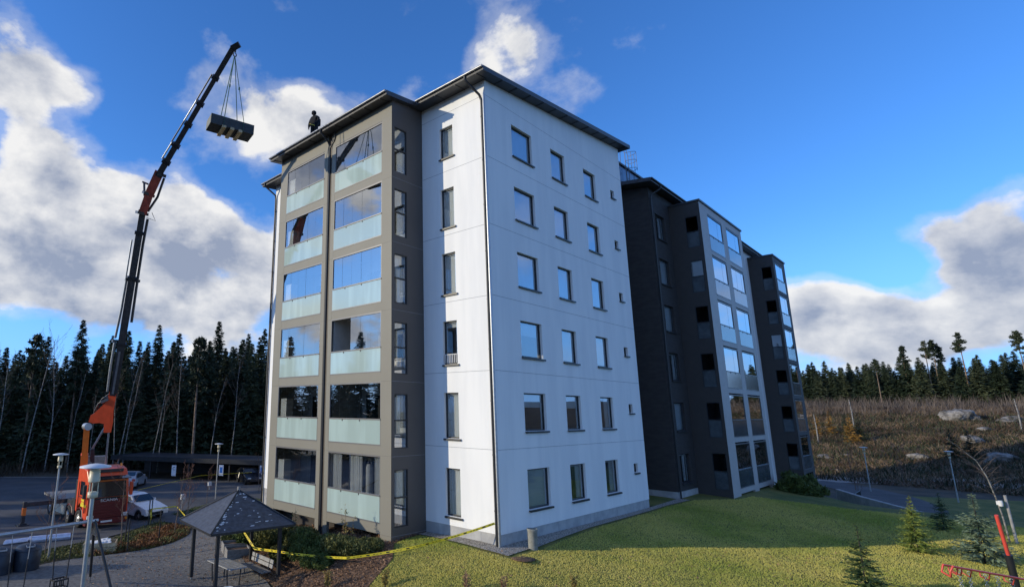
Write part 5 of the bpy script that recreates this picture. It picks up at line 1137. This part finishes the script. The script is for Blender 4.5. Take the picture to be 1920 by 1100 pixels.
for i,(x,y,k,s,lab) in enumerate(((-3.75,7.6,3,.95,'slim young tree with small green leaves before the left balconies'),(-3.1,5.0,0,1.0,'slim young tree with yellow leaves before the right balconies'),(-3.2,5.25,1,.9,'brown leaved sapling below the yellow one'),(-5.1,3.7,2,.9,'withered perennial clump at the bottom edge left of the lawn'),(-4.2,1.75,2,.85,'pale dry perennial clump where the lawn meets the leaf bed'),(-3.15,-.85,1,.75,'rust coloured dry plant poking up at the bottom edge of the lawn, leftmost'),(-2.45,-1.75,1,.6,'rust coloured dry plant at the bottom edge, middle one'),(-.95,-3.3,2,.65,'dry yellowish plant at the bottom edge of the lawn, rightmost'))):
    t=thing('young_plant',lab,'plant',(x,y,H(x,y)),i,'young and withered plants'); t.scale=(s,s,s); link('foliage',SG[k][0],t); link('stem',SG[k][1],t)
# bush by the wing
BB=leafball(300,[(random.Random(i).uniform(-2.2,2.2),random.Random(i+50).uniform(-.9,.9),random.Random(i+9).uniform(.1,1.0),random.Random(i+4).uniform(.3,.75),random.Random(i+3).uniform(.3,.75)) for i in range(24)],800,.17,'bushg')
t=thing('bush','broad dark green bush at the foot of the charcoal wing between its towers','bush',(30.0,-3.3,H(30,-3.3)-.2),0); t.scale=(1.0,.9,.95); link('foliage',BB,t); m=MB(); [m.tube([(0,0,-.1),(1.2*math.cos(a),.5*math.sin(a),.9)],.03,4) for a in range(6)]; obj('stem',m,['twig'],t)
# lawn spruces
YS=[conifer(400,2.45,.80,22,9,12,.03,.20,.12,.28,.75,('dspruce','bark'),.03,.3),conifer(401,2.35,.85,24,10,12,.03,.17,.10,.22,.8,('yspruce','bark'),.03,.25),conifer(402,2.45,.95,22,10,12,.03,.22,.08,.36,.7,('bspruce','bark'),.03,.25),conifer(403,2.2,.8,20,8,9,.03,.2,.12,.2,.8,('dspruce','bark'),.03,.3)]
for k,x,y,s,lab in ((0,6.0,-9.35,.84,'dark green young spruce with long tip at the bottom edge of the lawn'),(1,13.75,-10.05,.92,'yellow green young spruce on the sunny lawn'),(2,13.35,-11.85,1.0,'blue green young fir with tall tip right of the yellow green spruce'),(3,19.2,-10.6,.75,'small dark spruce in the shade beyond the sunny lawn')):
    tree('young_spruce',lab,'tree',YS[k],x,y,s,k*1.1,'young spruces on the lawn')
# staked leaning tree at the right edge
t=thing('bare_tree','leaning bare young tree tied with white tape to a timber stake at the right edge','tree',(18.07,-12.55,H(18.07,-12.55))); O=np.array((18.07,-12.55,H(18.07,-12.55)))
PT=[(18.07,-12.55,-.75),(17.75,-12.50,.4),(17.45,-12.42,1.15),(17.1,-12.30,1.95),(16.8,-12.1,2.6),(16.2,-11.8,3.0),(15.6,-11.4,3.5)]
m=MB(); m.tube([tuple(np.array(q)-O) for q in PT],[.035,.03,.027,.022,.016,.011,.005],7); obj('trunk',m,['birch'],t)
g_=random.Random(77); m=MB()
for i in range(26):
    f=g_.uniform(2.0,4.4); j=int(f); q=np.array(PT[j])*(1-(f-j))+np.array(PT[j+1])*(f-j)-O; s=g_.choice((-1,1)); d=np.array([-.35*s+g_.uniform(-.2,.2),.6*s+g_.uniform(-.3,.3),g_.uniform(.3,.9)]); l=g_.uniform(.4,1.1)
    m.tube([tuple(q),tuple(q+d*l*.5),tuple(q+d*l+[0,0,-.1])],[.008,.005,.002],4,caps=False)
obj('branches',m,['twig'],t)
m=MB(); m.tube([(0,0,-.2),(-.30,.06,1.95)],.05,8); tag(obj('timber_stake',m,['concretewood'] if 'concretewood' in G else ['greywoodlt'],None,(18.0,-12.75,H(18,-12.75))),'pale timber stake beside the leaning bare tree','stake')
m=MB(); m.lathe((0,0,0),[(.07,0),(.09,.1),(.08,.22)],10); m.box(-.06,.06,-.02,.12,.05,.2); tag(obj('tree_tie',m,['curtain'],None,(17.55,-12.52,.78)),'white wrapping that ties the leaning tree to its stake','tie')
# boulders
def boulder(seed,r,flat_=.6):
    bm=bmesh.new(); bmesh.ops.create_icosphere(bm,subdivisions=4,radius=r); g=random.Random(seed); ks=[(Vector((g.gauss(0,1),g.gauss(0,1),g.gauss(0,.7))).normalized(),g.uniform(.55,.9)) for _ in range(12)]
    for v in bm.verts:
        n_=v.co.normalized(); s=1.0
        for k,c in ks:
            d=n_.dot(k)
            if d>c: s*=c/d*.35+.65 if False else (1-(d-c)*.9)
        v.co=Vector((n_.x*s*1.4,n_.y*s,n_.z*s*flat_))*r*(1+.07*math.sin(n_.x*9+seed)*math.cos(n_.y*7)+.04*math.sin(n_.y*17+n_.z*13+seed)+.03*math.sin(n_.x*31+n_.z*23))
    me=bpy.data.meshes.new('boulder'); bm.to_mesh(me); bm.free(); me.materials.append(G['rock'])
    for p_ in me.polygons: p_.use_smooth=True
    return me
BR=[boulder(i,1.0,.5+.1*i) for i in range(3)]
for i,(x,y,s,lab) in enumerate(((81,3.3,1.7,'pale rounded boulder left in the clearing close to the wing'),(83.5,1.4,.7,'small pale stone beside the left boulder'),(83,-5.7,1.8,'flat pale boulder in the middle of the clearing'),(85,-12.8,3.0,'long pale boulder in the right of the clearing'),(84,-16.2,2.3,'wide grey boulder at the right edge of the clearing'),(113,-9.5,4.2,'large pale rock pile at the top of the clearing'),(112,-15,2.8,'pale rock at the upper right of the clearing'),(111,-17.5,2.4,'pale pointed rock near the right edge, upper clearing'),(95,-10.5,2.4,'jagged pale rocks in the mid clearing'),(104,-12,1.6,'small pale rock below the large rock pile'),(73,1.2,.7,'small stone near the far road'),(90,-3,.6,'single small stone in the brown brush'))):
    o=link('boulder',BR[i%3],None,(x,y,H(x,y)+.05*s),i*.8); o.scale=(s*.52,s*.58,s*.50); tag(o,lab,'boulder','boulders in the clearing')
# brush of the clearing
def brush(name,n,x0,x1,y0,y1,hmin,hmax,m,seed,label,clump=.22,wd=.05):
    g=np.random.default_rng(seed); x=g.uniform(x0,x1,n);y=g.uniform(y0,y1,n)
    dn=np.sin(x*.45+seed)*np.cos(y*.5)+.6*np.sin(x*1.3+y*.9); k=dn>g.uniform(-1.6,clump*4,n); x=x[k];y=y[k]; n=len(x)
    z=hts(x,y)-.05; hh=g.uniform(hmin,hmax,n); P=np.c_[x,y,z]; a=g.uniform(0,6.28,n); w_=np.c_[np.cos(a),np.sin(a),0*a]*(wd*hh/hmax)[:,None]; sl=.9 if name=='dry_brush' and hmax<1 else .25; tip=P+np.c_[g.normal(0,sl,n)*hh,g.normal(0,sl,n)*hh,hh*g.uniform(.4,1,n)]
    return tag(link(name,tri_mesh(name,np.stack([P-w_,P+w_,tip],1),[G[m]])),label,None,None,'stuff')
brush('dry_brush',260000,66,128,-34,22,.15,.8,'scrub',5,'dry brown brush covering the clearing',.3,.07)
brush('green_brush',30000,66,118,-34,10,.3,1.0,'juniper2',9,'patches of dark green brush in the clearing',-.2,.10)
brush('sapling_thicket',16000,116,141,-40,20,.4,2.7,'twigpale',13,'grey leafless sapling thicket before the far forest',.25,.06)
brush('dry_brush',12000,-8,30,56,66,.3,2.2,'twigdk',15,'bare undergrowth at the foot of the left forest',.5,.04)
# tall bare stems and small golden trees in the clearing
for i,(x,y,h,lab) in enumerate(((92,5.6,4.2,'pale bare snag left in the clearing, lower one'),(104,2.6,4.6,'pale bare snag with hooked tip in the clearing'),(104,-15.6,4.5,'pale bare snag at the right of the clearing'))):
    m=MB(); m.tube([(0,0,-.2),(.1,0,h*.6),(.05,.1,h)],[.10,.08,.05],6); tag(obj('bare_snag',m,['birch'],None,(x,y,H(x,y))),lab,'dead tree','pale snags in the clearing')
GT=conifer(500,3.6,1.0,16,7,6,.05,.4,.15,0,.8,('goldleaf','bark'),.04,.3)
GT2=conifer(501,3.4,1.1,16,7,6,.05,.4,.2,0,.8,('juniper2','bark'),.04,.3)
for i,(x,y,s,pr_,lab) in enumerate(((97,6.3,.9,GT,'golden yellow small tree at the left of the clearing'),(98,4.8,1.0,GT,'orange yellow small larch right of the golden one'),(92,1.6,1.15,GT,'golden small larch in front of a dark bush'),(93,.6,1.1,GT2,'dark bushy little spruce beside the golden larch'),(97,2.8,1.0,GT2,'small dark spruce between the golden trees'),(84,-9,1.1,GT2,'dark young spruce in the mid clearing'),(86,-10.5,1.0,GT2,'dark young spruce left of the wide boulder'))):
    tree('small_tree',lab,'tree',pr_,x,y,s,i,'small trees in the clearing')
# young leafless trees beyond the wing by the path
for i,(x,y,s,lab) in enumerate(((62,1.5,1.6,'bare tree by the far path next to the wing'),(60,-2.2,1.7,'bare tree beside the far lamp post'),(47,-4.0,1.1,'bare young tree at the end of the low wall'),(66,-5.5,1.5,'bare tree at the roadside in the clearing foreground'))): tree('bare_tree',lab,'tree',YT[i%4],x,y,s,i,'bare trees by the far path')
m=MB(); q=[(44.0,-3.2),(40,-5.2),(36,-7.6),(33,-9.6)]; 
for a,b in zip(q,q[1:]): m.bar((a[0],a[1],-2.2),(b[0],b[1],-2.2),.3,1.0)
tag(obj('retaining_wall',shift(m,(38,-6,-2.7)),['plinth'],None,(38,-6,-2.7)),'low pale concrete retaining wall beside the dark footpath','wall')
m=MB(); 
for i in range(9): x=41.5+.35*i; m.tube([(x,-4.6,-3.2),(x,-4.6,-1.7)],.03,5)
m.tube([(41.5,-4.6,-1.7),(44.3,-4.6,-1.7)],.03,5); tag(obj('railing',shift(m,(43,-4.6,-3)),['blackmetal'],None,(43,-4.6,-3)),'dark railing below the farthest balcony tower','railing')
# lawn blades
g=np.random.default_rng(31)
def blades(poly,n,seed,h0,h1,w_,m,name,label,mn=15,mx=42):
    g=np.random.default_rng(seed); a=np.array(poly); x0,y0=a.min(0);x1,y1=a.max(0); P=g.uniform([x0,y0],[x1,y1],(n,2)); P=P[inpoly(P[:,0],P[:,1],poly)]
    d=np.hypot(P[:,0]-CAM[0],P[:,1]-CAM[1]); k=(d>mn)&(d<mx)&(g.uniform(0,1,len(P))<(16/d)**1.6); P=P[k]; d=d[k]; n=len(P)
    z=hts(P[:,0],P[:,1])+.02; hh=g.uniform(h0,h1,n)*(.9+.15*np.sin(P[:,0]*1.7)*np.sin(P[:,1]*2.1))*(1+(d-16)*.012); aa=math.pi/2+g.normal(0,.55,n); wv=np.c_[np.cos(aa),np.sin(aa),0*aa]*(w_*(1+(d-16)*.05))[:,None]
    B=np.c_[P,z]; tip=B+np.c_[g.normal(0,.6,n)*hh,g.normal(0,.6,n)*hh,hh]
    return tag(link(name,tri_mesh(name,np.stack([B-wv,B+wv,tip],1),[G[m]])),label,None,None,'stuff')
LV=[(-2.0,3.45),(-2.9,2.62),(-4.35,2.35),(-6.3,.9),(-6,-8),(4,-22),(34,-24),(40,-12),(34,-3.5),(20.5,-2.2),(17.6,-.7),(14.6,-.5),(6,-.6),(1.2,-.95),(-.6,-.8),(-.75,.4),(-.62,3.5)]
blades(LV,2300000,31,.025,.07,.009,'blade','grass_blades','short mown grass of the lawn')

patchstuff('fallen_leaves',[(-2.5,2.5),(-5.5,.5),(-4,-6),(8,-12),(14,-10),(1,-1)],900,.06,'dryleaf',22,0,.01,'few dry leaves scattered on the lawn',.08)
